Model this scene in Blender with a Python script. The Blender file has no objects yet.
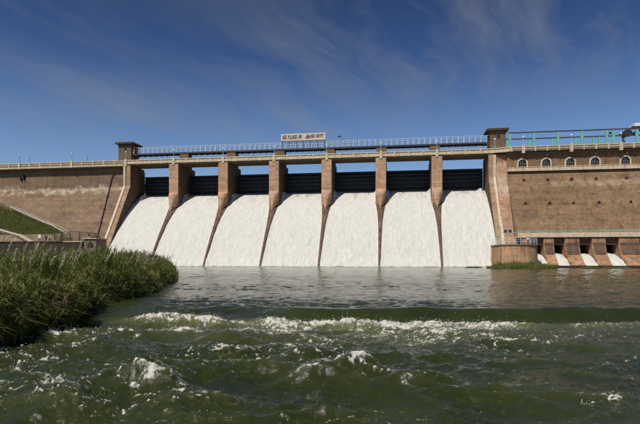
import bpy, bmesh, math, random
import numpy as np
from mathutils import Vector, Matrix

R = math.radians
random.seed(7)
rng = np.random.default_rng(11)
scene = bpy.context.scene
COL = scene.collection

# ------------------------------------------------------------------ camera
cam_d = bpy.data.cameras.new('camera')
cam_d.sensor_width = 36.0
cam_d.lens = 28.0
cam_d.shift_y = 46.5 / 640
cam_d.clip_start = 0.1
cam_d.clip_end = 20000
cam = bpy.data.objects.new('camera', cam_d)
cam.location = (0, 0, 2.0)
cam.rotation_euler = (R(90), 0, 0)
COL.objects.link(cam)
scene.camera = cam

# ------------------------------------------------------------------ light
TH = R(8.57)                                   # the dam is turned by this against the view
SUN_H = (-math.sin(TH + R(27)), -math.cos(TH + R(27)))
SUN_EL = R(53)
sun_dir = Vector((SUN_H[0] * math.cos(SUN_EL), SUN_H[1] * math.cos(SUN_EL), math.sin(SUN_EL)))
sd = bpy.data.lights.new('sun', 'SUN')
sd.energy = 4.3
sd.angle = R(0.53)
sd.color = (1.0, 0.93, 0.82)
sun = bpy.data.objects.new('sun', sd)
sun.rotation_euler = sun_dir.to_track_quat('Z', 'Y').to_euler()
sun.location = (-60, -80, 140)
COL.objects.link(sun)

world = bpy.data.worlds.new('World')
scene.world = world
world.use_nodes = True
SKY_STRENGTH = 0.075


def node(nt, typ, ins=None, **props):
    n = nt.nodes.new(typ)
    for k, v in props.items():
        setattr(n, k, v)
    for k, v in (ins or {}).items():
        sock = n.inputs[k]
        if isinstance(v, bpy.types.NodeSocket):
            nt.links.new(v, sock)
        elif isinstance(v, bpy.types.Node):
            nt.links.new(v.outputs[0], sock)
        else:
            sock.default_value = v
    return n


def ramp(nt, fac, stops, interp='LINEAR'):
    n = nt.nodes.new('ShaderNodeValToRGB')
    n.color_ramp.interpolation = interp
    el = n.color_ramp.elements
    while len(el) < len(stops):
        el.new(0.5)
    for e, (p, c) in zip(el, stops):
        e.position = p
        e.color = c if len(c) == 4 else (c[0], c[1], c[2], 1)
    nt.links.new(fac, n.inputs[0])
    return n


def g(v):
    return (v, v, v, 1)


def mixc(nt, fac, a, b, blend='MIX'):
    n = nt.nodes.new('ShaderNodeMix')
    n.data_type = 'RGBA'
    n.blend_type = blend
    for sock, v in ((n.inputs[0], fac), (n.inputs[6], a), (n.inputs[7], b)):
        if isinstance(v, bpy.types.NodeSocket):
            nt.links.new(v, sock)
        else:
            sock.default_value = v if not isinstance(v, tuple) or len(v) == 4 else (*v, 1)
    return n.outputs[2]


def math_n(nt, op, a, b=0.0, clamp=False):
    n = nt.nodes.new('ShaderNodeMath')
    n.operation = op
    n.use_clamp = clamp
    for i, v in enumerate((a, b)):
        if isinstance(v, bpy.types.NodeSocket):
            nt.links.new(v, n.inputs[i])
        else:
            n.inputs[i].default_value = v
    return n.outputs[0]


nt = world.node_tree
bg = nt.nodes['Background']
sky = node(nt, 'ShaderNodeTexSky', sky_type='NISHITA')
sky.sun_disc = False
sky.sun_elevation = SUN_EL
sky.sun_rotation = math.atan2(sun_dir.x, sun_dir.y)
sky.altitude = 300
sky.air_density = 1.0
sky.dust_density = 2.2
sky.ozone_density = 3.0
# thin high cirrus: a noise on the cloud layer's plane (direction / elevation)
tc = node(nt, 'ShaderNodeTexCoord')
sep = node(nt, 'ShaderNodeSeparateXYZ', {0: tc.outputs['Generated']})
zc = math_n(nt, 'MAXIMUM', sep.outputs[2], 0.03)
zc = math_n(nt, 'ADD', zc, 0.06)
cx = math_n(nt, 'DIVIDE', sep.outputs[0], zc)
cy = math_n(nt, 'DIVIDE', sep.outputs[1], zc)
plane = node(nt, 'ShaderNodeCombineXYZ', {0: cx, 1: cy, 2: 0.0})
warp = node(nt, 'ShaderNodeTexNoise', {'Vector': plane.outputs[0], 'Scale': 1.3, 'Detail': 5.0})
wv = node(nt, 'ShaderNodeVectorMath', {0: warp.outputs['Color'], 1: (0.5, 0.5, 0.0)}, operation='MULTIPLY')
pl2 = node(nt, 'ShaderNodeVectorMath', {0: plane.outputs[0], 1: wv.outputs[0]}, operation='ADD')
mpr = node(nt, 'ShaderNodeMapping', {'Vector': pl2.outputs[0], 'Rotation': (0, 0, R(30))})
mp = node(nt, 'ShaderNodeMapping', {'Vector': mpr.outputs[0], 'Location': (3.35, 1.4, 0.0), 'Scale': (2.1, 0.42, 1.0)})
fine = node(nt, 'ShaderNodeTexNoise', {'Vector': mp.outputs[0], 'Scale': 1.1, 'Detail': 9.0, 'Roughness': 0.62})
mp2 = node(nt, 'ShaderNodeMapping', {'Vector': plane.outputs[0], 'Location': (6.4, 2.2, 0.0), 'Scale': (0.36, 0.36, 1.0)})
big = node(nt, 'ShaderNodeTexNoise', {'Vector': mp2.outputs[0], 'Scale': 1.0, 'Detail': 2.0})
cl = math_n(nt, 'MULTIPLY', ramp(nt, fine.outputs[0], [(0.42, g(0)), (0.74, g(1))]).outputs[0],
            ramp(nt, big.outputs[0], [(0.38, g(0)), (0.60, g(1))]).outputs[0])
cl = math_n(nt, 'MULTIPLY', cl, 0.62)
skyc = mixc(nt, 1.0, sky.outputs[0], (1.25, 1.40, 1.58, 1), 'MULTIPLY')
elev = ramp(nt, sep.outputs[2], [(0.0, (1, 1, 1)), (0.15, (1.0, 1.0, 1.0)), (0.2, (0.86, 0.88, 0.92)), (0.27, (0.66, 0.70, 0.77)), (0.36, (0.36, 0.44, 0.57)), (0.5, (0.23, 0.28, 0.37)), (1.0, (0.19, 0.24, 0.33))]).outputs[0]   # deep polarised blue away from the horizon
skyc = mixc(nt, 1.0, skyc, elev, 'MULTIPLY')
skyc = mixc(nt, cl, skyc, (3.3, 3.5, 4.0, 1))
nt.links.new(skyc, bg.inputs[0])
bg.inputs[1].default_value = SKY_STRENGTH

vs = scene.view_settings
vs.view_transform = 'Standard'
vs.look = 'None'
vs.gamma = 1.0
vs.use_curve_mapping = False
vs.exposure = 0.0

# ------------------------------------------------------------------ dam frame: (s along the crest, y upstream, z up)
DAM = Matrix.Translation((1.75, 133.8, 0)) @ Matrix.Rotation(-TH, 4, 'Z')


def setp(o, label=None, cat=None, group=None, kind=None):
    if label: o['label'] = label
    if cat: o['category'] = cat
    if group: o['group'] = group
    if kind: o['kind'] = kind
    return o


class MB:
    """collects vertices and faces in dam (or world) coordinates"""
    def __init__(self):
        self.v = []; self.f = []

    def add(self, vs_, fs_):
        b = len(self.v)
        self.v += [tuple(p) for p in vs_]
        self.f += [tuple(i + b for i in f) for f in fs_]
        return self

    def box(self, x0, x1, y0, y1, z0, z1):
        vs_ = [(x0, y0, z0), (x1, y0, z0), (x1, y1, z0), (x0, y1, z0), (x0, y0, z1), (x1, y0, z1), (x1, y1, z1), (x0, y1, z1)]
        return self.add(vs_, [(3, 2, 1, 0), (4, 5, 6, 7), (0, 1, 5, 4), (1, 2, 6, 5), (2, 3, 7, 6), (3, 0, 4, 7)])

    def bar(self, a, b, w, h=None):
        a = Vector(a); b = Vector(b); h = h or w
        d = (b - a).normalized()
        up = Vector((0, 0, 1)) if abs(d.z) < 0.95 else Vector((0, 1, 0))
        sx = d.cross(up).normalized() * (w / 2); sz = sx.cross(d).normalized() * (h / 2)
        vs_ = [p + i * sx + j * sz for p in (a, b) for (i, j) in ((-1, -1), (1, -1), (1, 1), (-1, 1))]
        return self.add(vs_, [(3, 2, 1, 0), (4, 5, 6, 7), (0, 1, 5, 4), (1, 2, 6, 5), (2, 3, 7, 6), (3, 0, 4, 7)])

    def tube(self, a, b, r, n=8, r2=None):
        a = Vector(a); b = Vector(b); r2 = r if r2 is None else r2
        d = (b - a).normalized()
        up = Vector((0, 0, 1)) if abs(d.z) < 0.95 else Vector((1, 0, 0))
        sx = d.cross(up).normalized(); sy = d.cross(sx)
        vs_ = []
        for p, rr in ((a, r), (b, r2)):
            for i in range(n):
                t = 2 * math.pi * i / n
                vs_.append(p + (sx * math.cos(t) + sy * math.sin(t)) * rr)
        fs_ = [(i, (i + 1) % n, n + (i + 1) % n, n + i) for i in range(n)]
        fs_ += [tuple(range(n - 1, -1, -1)), tuple(range(n, 2 * n))]
        return self.add(vs_, fs_)

    def lathe(self, c, prof, n=16, a0=0, a1=2 * math.pi):
        full = abs(a1 - a0 - 2 * math.pi) < 1e-6
        m = n if full else n + 1
        vs_ = []
        for r_, z in prof:
            for i in range(m):
                t = a0 + (a1 - a0) * i / n
                vs_.append((c[0] + r_ * math.cos(t), c[1] + r_ * math.sin(t), c[2] + z))
        fs_ = []
        for k in range(len(prof) - 1):
            for i in range(n):
                j = (i + 1) % m
                fs_.append((k * m + i, k * m + j, (k + 1) * m + j, (k + 1) * m + i))
        fs_.append(tuple(range(m - 1, -1, -1)))
        fs_.append(tuple((len(prof) - 1) * m + i for i in range(m)))
        return self.add(vs_, fs_)

    def prism(self, prof, s0, s1):
        """profile of (y, z) points extruded along s"""
        n = len(prof)
        vs_ = [(s0, y, z) for y, z in prof] + [(s1, y, z) for y, z in prof]
        fs_ = [(i, (i + 1) % n, n + (i + 1) % n, n + i) for i in range(n)]
        fs_ += [tuple(range(n - 1, -1, -1)), tuple(range(n, 2 * n))]
        return self.add(vs_, fs_)

    def mesh(self, name, base=(0, 0, 0), smooth=False):
        me = bpy.data.meshes.new(name)
        bx_, by_, bz_ = base
        me.from_pydata([(x - bx_, y - by_, z - bz_) for x, y, z in self.v], [], self.f)
        bm = bmesh.new(); bm.from_mesh(me)
        bmesh.ops.recalc_face_normals(bm, faces=bm.faces)
        bm.to_mesh(me); bm.free()
        if smooth:
            me.polygons.foreach_set('use_smooth', [True] * len(me.polygons))
        return me


def link(name, me, mat, parent=None, loc=(0, 0, 0)):
    o = bpy.data.objects.new(name, me)
    COL.objects.link(o)
    if mat is not None and len(me.materials) == 0:
        me.materials.append(mat)
    if parent:
        o.parent = parent
    o.location = loc
    return o


def bevel(o, w, seg=1):
    m = o.modifiers.new('bevel', 'BEVEL')
    m.width = w; m.segments = seg; m.limit_method = 'ANGLE'; m.angle_limit = R(40)
    return o


class Thing:
    """an Empty at the thing's base, given in dam coordinates; parts are written in dam coordinates too"""
    def __init__(self, name, base, label, cat, group=None, world=False, kind=None):
        self.base = base
        o = bpy.data.objects.new(name, None)
        o.empty_display_size = 0.5
        COL.objects.link(o)
        M = Matrix.Translation(base) if world else DAM @ Matrix.Translation(base)
        o.location = M.to_translation(); o.rotation_euler = M.to_euler()
        setp(o, label, cat, group, kind)
        self.o = o

    def part(self, name, mb, mat, smooth=False, bev=0):
        me = mb.mesh(name, self.base, smooth)
        o = link(name, me, mat, self.o)
        if bev: bevel(o, bev)
        return o

    def sub(self, name, mb, mat, parent, smooth=False):
        return link(name, mb.mesh(name, self.base, smooth), mat, parent)

    def rep(self, name, me, mat, loc, parent=None):
        """a shared mesh placed at a dam position"""
        return link(name, me, mat, parent or self.o, (loc[0] - self.base[0], loc[1] - self.base[1], loc[2] - self.base[2]))


def single(name, mb, mat, base, label=None, cat=None, group=None, kind=None, smooth=False, world=False):
    me = mb.mesh(name, base, smooth)
    o = link(name, me, mat)
    M = Matrix.Translation(base) if world else DAM @ Matrix.Translation(base)
    o.location = M.to_translation(); o.rotation_euler = M.to_euler()
    return setp(o, label, cat, group, kind)


def copy_thing(o, loc_dam, label=None):
    c = o.copy(); COL.objects.link(c)
    c.location = (DAM @ Matrix.Translation(loc_dam)).to_translation()
    if label: c['label'] = label
    for ch in o.children:
        d = ch.copy(); COL.objects.link(d); d.parent = c
        for gc in ch.children:
            e = gc.copy(); COL.objects.link(e); e.parent = d
    return c


# ------------------------------------------------------------------ materials
def new_mat(name):
    m = bpy.data.materials.new(name); m.use_nodes = True
    t = m.node_tree
    return m, t, t.nodes['Principled BSDF']


def dam_coords(t):
    geo = node(t, 'ShaderNodeNewGeometry')
    rot = node(t, 'ShaderNodeVectorRotate', {'Vector': geo.outputs['Position'], 'Angle': TH}, rotation_type='Z_AXIS')
    sp = node(t, 'ShaderNodeSeparateXYZ', {0: rot.outputs[0]})
    return rot.outputs[0], math_n(t, 'ADD', sp.outputs[0], 18.21), sp.outputs[1], sp.outputs[2]


def masonry(name, c_a, c_b, c_dark, stain=0.5, course=0.42, efflor=None, bricks=True):
    m, t, b = new_mat(name)
    vec, s, y, z = dam_coords(t)
    side = math_n(t, 'ADD', s, math_n(t, 'MULTIPLY', y, 0.83))
    sz = node(t, 'ShaderNodeCombineXYZ', {0: side, 1: z, 2: 0.0})
    br = node(t, 'ShaderNodeTexBrick', {'Vector': sz.outputs[0], 'Color1': (0.9, 0.9, 0.9, 1), 'Color2': (1.12, 1.1, 1.06, 1),
                                        'Mortar': (0.66, 0.64, 0.6, 1), 'Scale': 1.0, 'Mortar Size': 0.03, 'Mortar Smooth': 0.4,
                                        'Bias': 0.0, 'Brick Width': course * 2.1, 'Row Height': course})
    n1 = node(t, 'ShaderNodeTexNoise', {'Vector': vec, 'Scale': 0.16, 'Detail': 7.0, 'Roughness': 0.62})
    n2 = node(t, 'ShaderNodeTexNoise', {'Vector': vec, 'Scale': 2.2, 'Detail': 6.0, 'Roughness': 0.7})
    streak_v = node(t, 'ShaderNodeMapping', {'Vector': vec, 'Scale': (0.9, 0.9, 0.07)})
    n3 = node(t, 'ShaderNodeTexNoise', {'Vector': streak_v.outputs[0], 'Scale': 1.0, 'Detail': 6.0, 'Roughness': 0.65})
    lay_v = node(t, 'ShaderNodeMapping', {'Vector': vec, 'Scale': (0.05, 0.05, 1.5)})
    n4 = node(t, 'ShaderNodeTexNoise', {'Vector': lay_v.outputs[0], 'Scale': 1.0, 'Detail': 5.0, 'Roughness': 0.7})
    base = mixc(t, ramp(t, n1.outputs[0], [(0.32, g(0)), (0.68, g(1))]).outputs[0], (*c_a, 1), (*c_b, 1))
    base = mixc(t, math_n(t, 'MULTIPLY', ramp(t, n3.outputs[0], [(0.5, g(0)), (0.74, g(1))]).outputs[0], stain), base, (*c_dark, 1))
    base = mixc(t, 0.75, base, ramp(t, n4.outputs[0], [(0.3, g(0.72)), (0.7, g(1.22))]).outputs[0], 'MULTIPLY')
    n6 = node(t, 'ShaderNodeTexNoise', {'Vector': vec, 'Scale': 0.42, 'Detail': 6.0, 'Roughness': 0.7, 'Distortion': 0.5})
    base = mixc(t, 0.85, base, ramp(t, n6.outputs[0], [(0.30, (0.68, 0.70, 0.74)), (0.5, (1, 1, 1)), (0.68, (1.24, 1.14, 1.0))]).outputs[0], 'MULTIPLY')
    if not bricks:
        run_v = node(t, 'ShaderNodeMapping', {'Vector': vec, 'Scale': (2.3, 2.3, 0.05)})
        n5 = node(t, 'ShaderNodeTexNoise', {'Vector': run_v.outputs[0], 'Scale': 1.0, 'Detail': 4.0, 'Roughness': 0.6})
        base = mixc(t, 0.9, base, ramp(t, n5.outputs[0], [(0.34, (0.62, 0.55, 0.47)), (0.5, (1, 1, 1)), (0.66, (1.3, 1.3, 1.3))]).outputs[0], 'MULTIPLY')
    if bricks:
        base = mixc(t, 0.8, base, br.outputs[0], 'MULTIPLY')
    base = mixc(t, 0.8, base, ramp(t, n2.outputs[0], [(0.25, g(0.6)), (0.75, g(1.35))]).outputs[0], 'MULTIPLY')
    if efflor:
        for (zc_, zw, drip, amount, s_lo, s_hi) in efflor:
            # lime run-off: a ragged pale band with drips below, bounded along the wall
            nd_v = node(t, 'ShaderNodeMapping', {'Vector': vec, 'Scale': (0.33, 0.33, 0.16)})
            nd = node(t, 'ShaderNodeTexNoise', {'Vector': nd_v.outputs[0], 'Scale': 1.0, 'Detail': 8.0, 'Roughness': 0.6})
            off = math_n(t, 'MULTIPLY', math_n(t, 'SUBTRACT', nd.outputs[0], 0.5), drip)
            dz = math_n(t, 'SUBTRACT', math_n(t, 'ADD', z, off), zc_)
            band = ramp(t, math_n(t, 'ABSOLUTE', math_n(t, 'DIVIDE', dz, zw)), [(0.35, g(1)), (1.0, g(0))]).outputs[0]
            ne = node(t, 'ShaderNodeTexNoise', {'Vector': vec, 'Scale': 0.7, 'Detail': 7.0, 'Roughness': 0.7})
            band = math_n(t, 'MULTIPLY', band, ramp(t, ne.outputs[0], [(0.38, g(0.05)), (0.62, g(1))]).outputs[0])
            lo = math_n(t, 'GREATER_THAN', s, s_lo); hi = math_n(t, 'LESS_THAN', s, s_hi)
            band = math_n(t, 'MULTIPLY', math_n(t, 'MULTIPLY', band, lo), math_n(t, 'MULTIPLY', hi, amount))
            base = mixc(t, band, base, (0.50, 0.43, 0.33, 1))
    t.links.new(base, b.inputs['Base Color'])
    b.inputs['Roughness'].default_value = 0.9
    b.inputs['Specular IOR Level'].default_value = 0.2
    h = math_n(t, 'ADD', math_n(t, 'MULTIPLY', br.outputs['Fac'], -0.6 if bricks else 0.0), math_n(t, 'MULTIPLY', n2.outputs[0], 0.8))
    bp = node(t, 'ShaderNodeBump', {'Height': h, 'Strength': 0.5, 'Distance': 0.06})
    t.links.new(bp.outputs[0], b.inputs['Normal'])
    return m


def painted(name, col, rough=0.5, metal=0.0, var=0.25, wear=None, wear_amt=0.3, scale=1.5):
    m, t, b = new_mat(name)
    vec, s, y, z = dam_coords(t)
    n1 = node(t, 'ShaderNodeTexNoise', {'Vector': vec, 'Scale': scale, 'Detail': 8.0, 'Roughness': 0.65})
    st = node(t, 'ShaderNodeMapping', {'Vector': vec, 'Scale': (2.2, 2.2, 0.25)})
    n2 = node(t, 'ShaderNodeTexNoise', {'Vector': st.outputs[0], 'Scale': scale, 'Detail': 5.0})
    c = mixc(t, 1.0, (*col, 1), ramp(t, n1.outputs[0], [(0.25, g(1 - var)), (0.75, g(1 + var))]).outputs[0], 'MULTIPLY')
    if wear:
        c = mixc(t, math_n(t, 'MULTIPLY', ramp(t, n2.outputs[0], [(0.52, g(0)), (0.68, g(1))]).outputs[0], wear_amt), c, (*wear, 1))
    t.links.new(c, b.inputs['Base Color'])
    b.inputs['Roughness'].default_value = rough
    b.inputs['Metallic'].default_value = metal
    bp = node(t, 'ShaderNodeBump', {'Height': n1.outputs[0], 'Strength': 0.25, 'Distance': 0.03})
    t.links.new(bp.outputs[0], b.inputs['Normal'])
    return m


M = {}
M['wall'] = masonry('dam_masonry', (0.195, 0.132, 0.088), (0.25, 0.178, 0.122), (0.095, 0.062, 0.041), 0.55,
                    efflor=[(22.0, 1.25, 7.5, 0.8, -200, -40)])
M['block'] = masonry('block_masonry', (0.25, 0.165, 0.108), (0.31, 0.215, 0.148), (0.105, 0.070, 0.048), 0.7,
                     efflor=[(22.0, 4.2, 5.0, 0.85, 42.0, 67.0)])
M['return'] = masonry('return_wall_masonry', (0.36, 0.225, 0.145), (0.43, 0.285, 0.19), (0.2, 0.12, 0.08), 0.6,
                      efflor=[(20.5, 3.6, 7.0, 0.9, 42.0, 67.0)])
M['blockwall'] = masonry('outlet_wall_masonry', (0.195, 0.124, 0.072), (0.265, 0.175, 0.107), (0.078, 0.048, 0.031), 0.8,
                         efflor=[(20.4, 1.0, 3.4, 0.35, 56.0, 100.0)])
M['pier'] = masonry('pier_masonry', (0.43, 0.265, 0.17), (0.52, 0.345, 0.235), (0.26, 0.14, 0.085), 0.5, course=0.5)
M['flank'] = masonry('dark_shade_masonry', (0.125, 0.080, 0.055), (0.165, 0.108, 0.075), (0.055, 0.036, 0.028), 0.8, course=0.5)  # darker copy of the masonry; on side faces it paints in their shade
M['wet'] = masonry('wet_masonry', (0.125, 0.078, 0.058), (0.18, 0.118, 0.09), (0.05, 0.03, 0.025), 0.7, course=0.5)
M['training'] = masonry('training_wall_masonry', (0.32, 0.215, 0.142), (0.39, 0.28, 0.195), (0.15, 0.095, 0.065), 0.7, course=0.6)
M['concrete'] = painted('cream_concrete', (0.56, 0.465, 0.325), 0.85, var=0.3, wear=(0.16, 0.12, 0.085), wear_amt=0.55)
M['ledge'] = painted('ledge_concrete', (0.58, 0.47, 0.34), 0.85, var=0.25, wear=(0.22, 0.16, 0.11), wear_amt=0.5)
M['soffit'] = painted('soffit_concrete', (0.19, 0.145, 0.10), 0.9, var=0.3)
M['tower'] = masonry('tower_masonry', (0.155, 0.105, 0.070), (0.20, 0.140, 0.095), (0.09, 0.06, 0.045), 0.5, course=0.3)
M['roof'] = painted('roof_slab', (0.10, 0.075, 0.055), 0.9)
M['gate'] = painted('gate_steel', (0.016, 0.017, 0.024), 0.55, 0.0, var=0.5, wear=(0.045, 0.032, 0.028), wear_amt=0.5)
M['steel'] = painted('dark_steel', (0.030, 0.032, 0.042), 0.5, var=0.4)
M['rail'] = painted('grey_railing', (0.58, 0.60, 0.64), 0.5, var=0.2)
M['darkrail'] = painted('dull_railing', (0.10, 0.105, 0.13), 0.5, var=0.2)
M['cyan'] = painted('turquoise_paint', (0.155, 0.455, 0.385), 0.5, var=0.18, wear=(0.2, 0.2, 0.15), wear_amt=0.3)
M['beam'] = painted('grey_runway_beam', (0.17, 0.165, 0.19), 0.6, var=0.25)
M['white'] = painted('white_paint', (0.72, 0.71, 0.68), 0.5, var=0.1)
M['globe'] = painted('white_globe', (0.80, 0.80, 0.78), 0.25, var=0.03)
M['glass'] = painted('dark_window_glass', (0.018, 0.021, 0.026), 0.12, var=0.3)
M['hole'] = painted('dark_recess', (0.012, 0.011, 0.010), 0.9, var=0.3)
M['cream'] = painted('sign_board_cream', (0.60, 0.50, 0.40), 0.6, var=0.1, wear=(0.4, 0.3, 0.22), wear_amt=0.4)
M['navy'] = painted('sign_letter_navy', (0.012, 0.025, 0.06), 0.5, var=0.1)
M['drum'] = masonry('drum_masonry', (0.44, 0.26, 0.155), (0.54, 0.345, 0.215), (0.16, 0.088, 0.052), 1.0, course=0.4, bricks=False)
M['sluice'] = masonry('sluice_masonry', (0.27, 0.142, 0.075), (0.43, 0.265, 0.165), (0.05, 0.032, 0.025), 1.0, course=0.5)
M['whitestair'] = painted('pale_step_concrete', (0.50, 0.45, 0.38), 0.85, var=0.2)
M['darkwall'] = painted('dark_channel_wall', (0.036, 0.025, 0.018), 0.9, var=0.4)
M['bare'] = masonry('bare_revetment', (0.20, 0.150, 0.100), (0.25, 0.195, 0.135), (0.11, 0.08, 0.055), 0.4, bricks=False)
M['skin'] = painted('skin', (0.22, 0.12, 0.075), 0.6, var=0.05)
M['hair'] = painted('black_hair', (0.012, 0.010, 0.009), 0.6, var=0.05)
M['cloth_dark'] = painted('dark_cloth', (0.018, 0.018, 0.022), 0.85, var=0.1)
M['cloth_lilac'] = painted('pale_lilac_cloth', (0.46, 0.40, 0.45), 0.85, var=0.1)
M['cloth_white'] = painted('white_cloth', (0.72, 0.71, 0.70), 0.85, var=0.08)
M['cloth_grey'] = painted('grey_cloth', (0.08, 0.08, 0.085), 0.85, var=0.1)
M['rubber'] = painted('black_rubber', (0.02, 0.02, 0.02), 0.8, var=0.1)


def mat_white_water():
    m, t, b = new_mat('falling_white_water')
    vec, s, y, z = dam_coords(t)
    v1 = node(t, 'ShaderNodeMapping', {'Vector': vec, 'Scale': (1.5, 0.5, 0.4)})
    n1 = node(t, 'ShaderNodeTexNoise', {'Vector': v1.outputs[0], 'Scale': 1.0, 'Detail': 8.0, 'Roughness': 0.62, 'Distortion': 0.9})
    n2 = node(t, 'ShaderNodeTexNoise', {'Vector': vec, 'Scale': 1.1, 'Detail': 9.0, 'Roughness': 0.7})
    at = node(t, 'ShaderNodeAttribute', attribute_name='thin')
    thin = math_n(t, 'MULTIPLY', at.outputs['Fac'], ramp(t, n1.outputs[0], [(0.42, g(1)), (0.60, g(0))]).outputs[0])
    c = mixc(t, ramp(t, n1.outputs[0], [(0.3, g(0)), (0.7, g(1))]).outputs[0], (0.565, 0.556, 0.515, 1), (0.60, 0.594, 0.555, 1))
    c = mixc(t, 0.6, c, ramp(t, n2.outputs[0], [(0.3, g(0.90)), (0.7, g(1.06))]).outputs[0], 'MULTIPLY')
    c = mixc(t, thin, c, (0.17, 0.17, 0.135, 1))
    t.links.new(c, b.inputs['Base Color'])
    b.inputs['Roughness'].default_value = 0.75
    b.inputs['Specular IOR Level'].default_value = 0.25
    h = math_n(t, 'ADD', n1.outputs[0], math_n(t, 'MULTIPLY', n2.outputs[0], 1.2))
    bp = node(t, 'ShaderNodeBump', {'Height': h, 'Strength': 0.22, 'Distance': 0.18})
    t.links.new(bp.outputs[0], b.inputs['Normal'])
    return m


def mat_river():
    m, t, b = new_mat('river_water')
    geo = node(t, 'ShaderNodeNewGeometry')
    at = node(t, 'ShaderNodeAttribute', attribute_name='foam')
    n1 = node(t, 'ShaderNodeTexNoise', {'Vector': geo.outputs['Position'], 'Scale': 11.0, 'Detail': 8.0, 'Roughness': 0.75, 'Distortion': 0.8})
    n2 = node(t, 'ShaderNodeTexNoise', {'Vector': geo.outputs['Position'], 'Scale': 34.0, 'Detail': 5.0, 'Roughness': 0.7})
    f = math_n(t, 'ADD', at.outputs['Fac'], math_n(t, 'MULTIPLY', math_n(t, 'SUBTRACT', n1.outputs[0], 0.5), 1.5))
    f = math_n(t, 'ADD', f, math_n(t, 'MULTIPLY', math_n(t, 'SUBTRACT', n2.outputs[0], 0.5), 1.2))
    foam = ramp(t, f, [(0.44, g(0)), (0.74, g(1))]).outputs[0]
    foam = math_n(t, 'MULTIPLY', foam, ramp(t, at.outputs['Fac'], [(0.03, g(0)), (0.12, g(1))]).outputs[0])
    nb = node(t, 'ShaderNodeTexNoise', {'Vector': geo.outputs['Position'], 'Scale': 0.35, 'Detail': 4.0})
    body = mixc(t, ramp(t, nb.outputs[0], [(0.35, g(0)), (0.65, g(1))]).outputs[0], (0.017, 0.0235, 0.006, 1), (0.030, 0.038, 0.0095, 1))
    # aerated water under the foam is a milky olive
    ae = node(t, 'ShaderNodeAttribute', attribute_name='aer')
    body = mixc(t, math_n(t, 'MULTIPLY', ae.outputs['Fac'], 0.85, True), body, (0.115, 0.125, 0.045, 1))
    body = mixc(t, math_n(t, 'MULTIPLY', at.outputs['Fac'], 0.3, True), body, (0.16, 0.165, 0.08, 1))
    c = mixc(t, foam, body, (0.66, 0.64, 0.56, 1))
    t.links.new(c, b.inputs['Base Color'])
    b.inputs['IOR'].default_value = 1.33
    rg = math_n(t, 'ADD', math_n(t, 'MULTIPLY', foam, 0.6), 0.07)
    t.links.new(rg, b.inputs['Roughness'])
    v3 = node(t, 'ShaderNodeMapping', {'Vector': geo.outputs['Position'], 'Scale': (1.0, 1.6, 1.0)})
    n3 = node(t, 'ShaderNodeTexNoise', {'Vector': v3.outputs[0], 'Scale': 5.0, 'Detail': 6.0, 'Roughness': 0.6})
    h = math_n(t, 'ADD', n3.outputs[0], math_n(t, 'MULTIPLY', math_n(t, 'MULTIPLY', n2.outputs[0], foam), 1.2))
    bp = node(t, 'ShaderNodeBump', {'Height': h, 'Strength': 0.7, 'Distance': 0.05})
    t.links.new(bp.outputs[0], b.inputs['Normal'])
    return m


def mat_leaf(name, stops, trans=0.35):
    m = bpy.data.materials.new(name); m.use_nodes = True
    t = m.node_tree
    t.nodes.clear()
    out = node(t, 'ShaderNodeOutputMaterial')
    at = node(t, 'ShaderNodeAttribute', attribute_name='tint')
    col = ramp(t, at.outputs['Fac'], stops).outputs[0]
    d = node(t, 'ShaderNodeBsdfPrincipled', {'Base Color': col, 'Roughness': 0.55, 'Specular IOR Level': 0.3})
    tr = node(t, 'ShaderNodeBsdfTranslucent', {'Color': col})
    mx = node(t, 'ShaderNodeMixShader', {0: trans, 1: d.outputs[0], 2: tr.outputs[0]})
    t.links.new(mx.outputs[0], out.inputs[0])
    return m


def mat_soil(name, a, b_, c_):
    m, t, b = new_mat(name)
    geo = node(t, 'ShaderNodeNewGeometry')
    n1 = node(t, 'ShaderNodeTexNoise', {'Vector': geo.outputs['Position'], 'Scale': 0.35, 'Detail': 9.0, 'Roughness': 0.7})
    n2 = node(t, 'ShaderNodeTexNoise', {'Vector': geo.outputs['Position'], 'Scale': 3.0, 'Detail': 8.0, 'Roughness': 0.75})
    c = mixc(t, ramp(t, n1.outputs[0], [(0.35, g(0)), (0.65, g(1))]).outputs[0], (*a, 1), (*b_, 1))
    c = mixc(t, ramp(t, n2.outputs[0], [(0.52, g(0)), (0.7, g(0.8))]).outputs[0], c, (*c_, 1))
    t.links.new(c, b.inputs['Base Color'])
    b.inputs['Roughness'].default_value = 0.95
    b.inputs['Specular IOR Level'].default_value = 0.1
    bp = node(t, 'ShaderNodeBump', {'Height': n2.outputs[0], 'Strength': 0.8, 'Distance': 0.25})
    t.links.new(bp.outputs[0], b.inputs['Normal'])
    return m


M['fall'] = mat_white_water()
M['river'] = mat_river()
M['grass'] = mat_leaf('reed_grass_blades', [(0.0, (0.055, 0.082, 0.018)), (0.4, (0.125, 0.160, 0.036)), (0.75, (0.22, 0.225, 0.065)), (0.9, (0.36, 0.28, 0.13)), (1.0, (0.48, 0.38, 0.21))])
M['plume'] = mat_leaf('reed_plumes', [(0.0, (0.52, 0.46, 0.35)), (1.0, (0.80, 0.74, 0.62))], 0.3)
M['bank'] = mat_soil('bank_soil', (0.030, 0.034, 0.012), (0.05, 0.045, 0.022), (0.025, 0.02, 0.012))
M['slope'] = mat_soil('slope_turf', (0.052, 0.058, 0.018), (0.075, 0.078, 0.028), (0.035, 0.040, 0.012))
M['earth'] = mat_soil('ground_earth', (0.16, 0.12, 0.08), (0.20, 0.16, 0.11), (0.12, 0.09, 0.06))


# ------------------------------------------------------------------ noise
_perm = rng.permutation(256).astype(np.int64)
_perm = np.concatenate([_perm, _perm])
_ang = rng.random(256) * 2 * np.pi
_gx, _gy = np.cos(_ang), np.sin(_ang)


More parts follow.
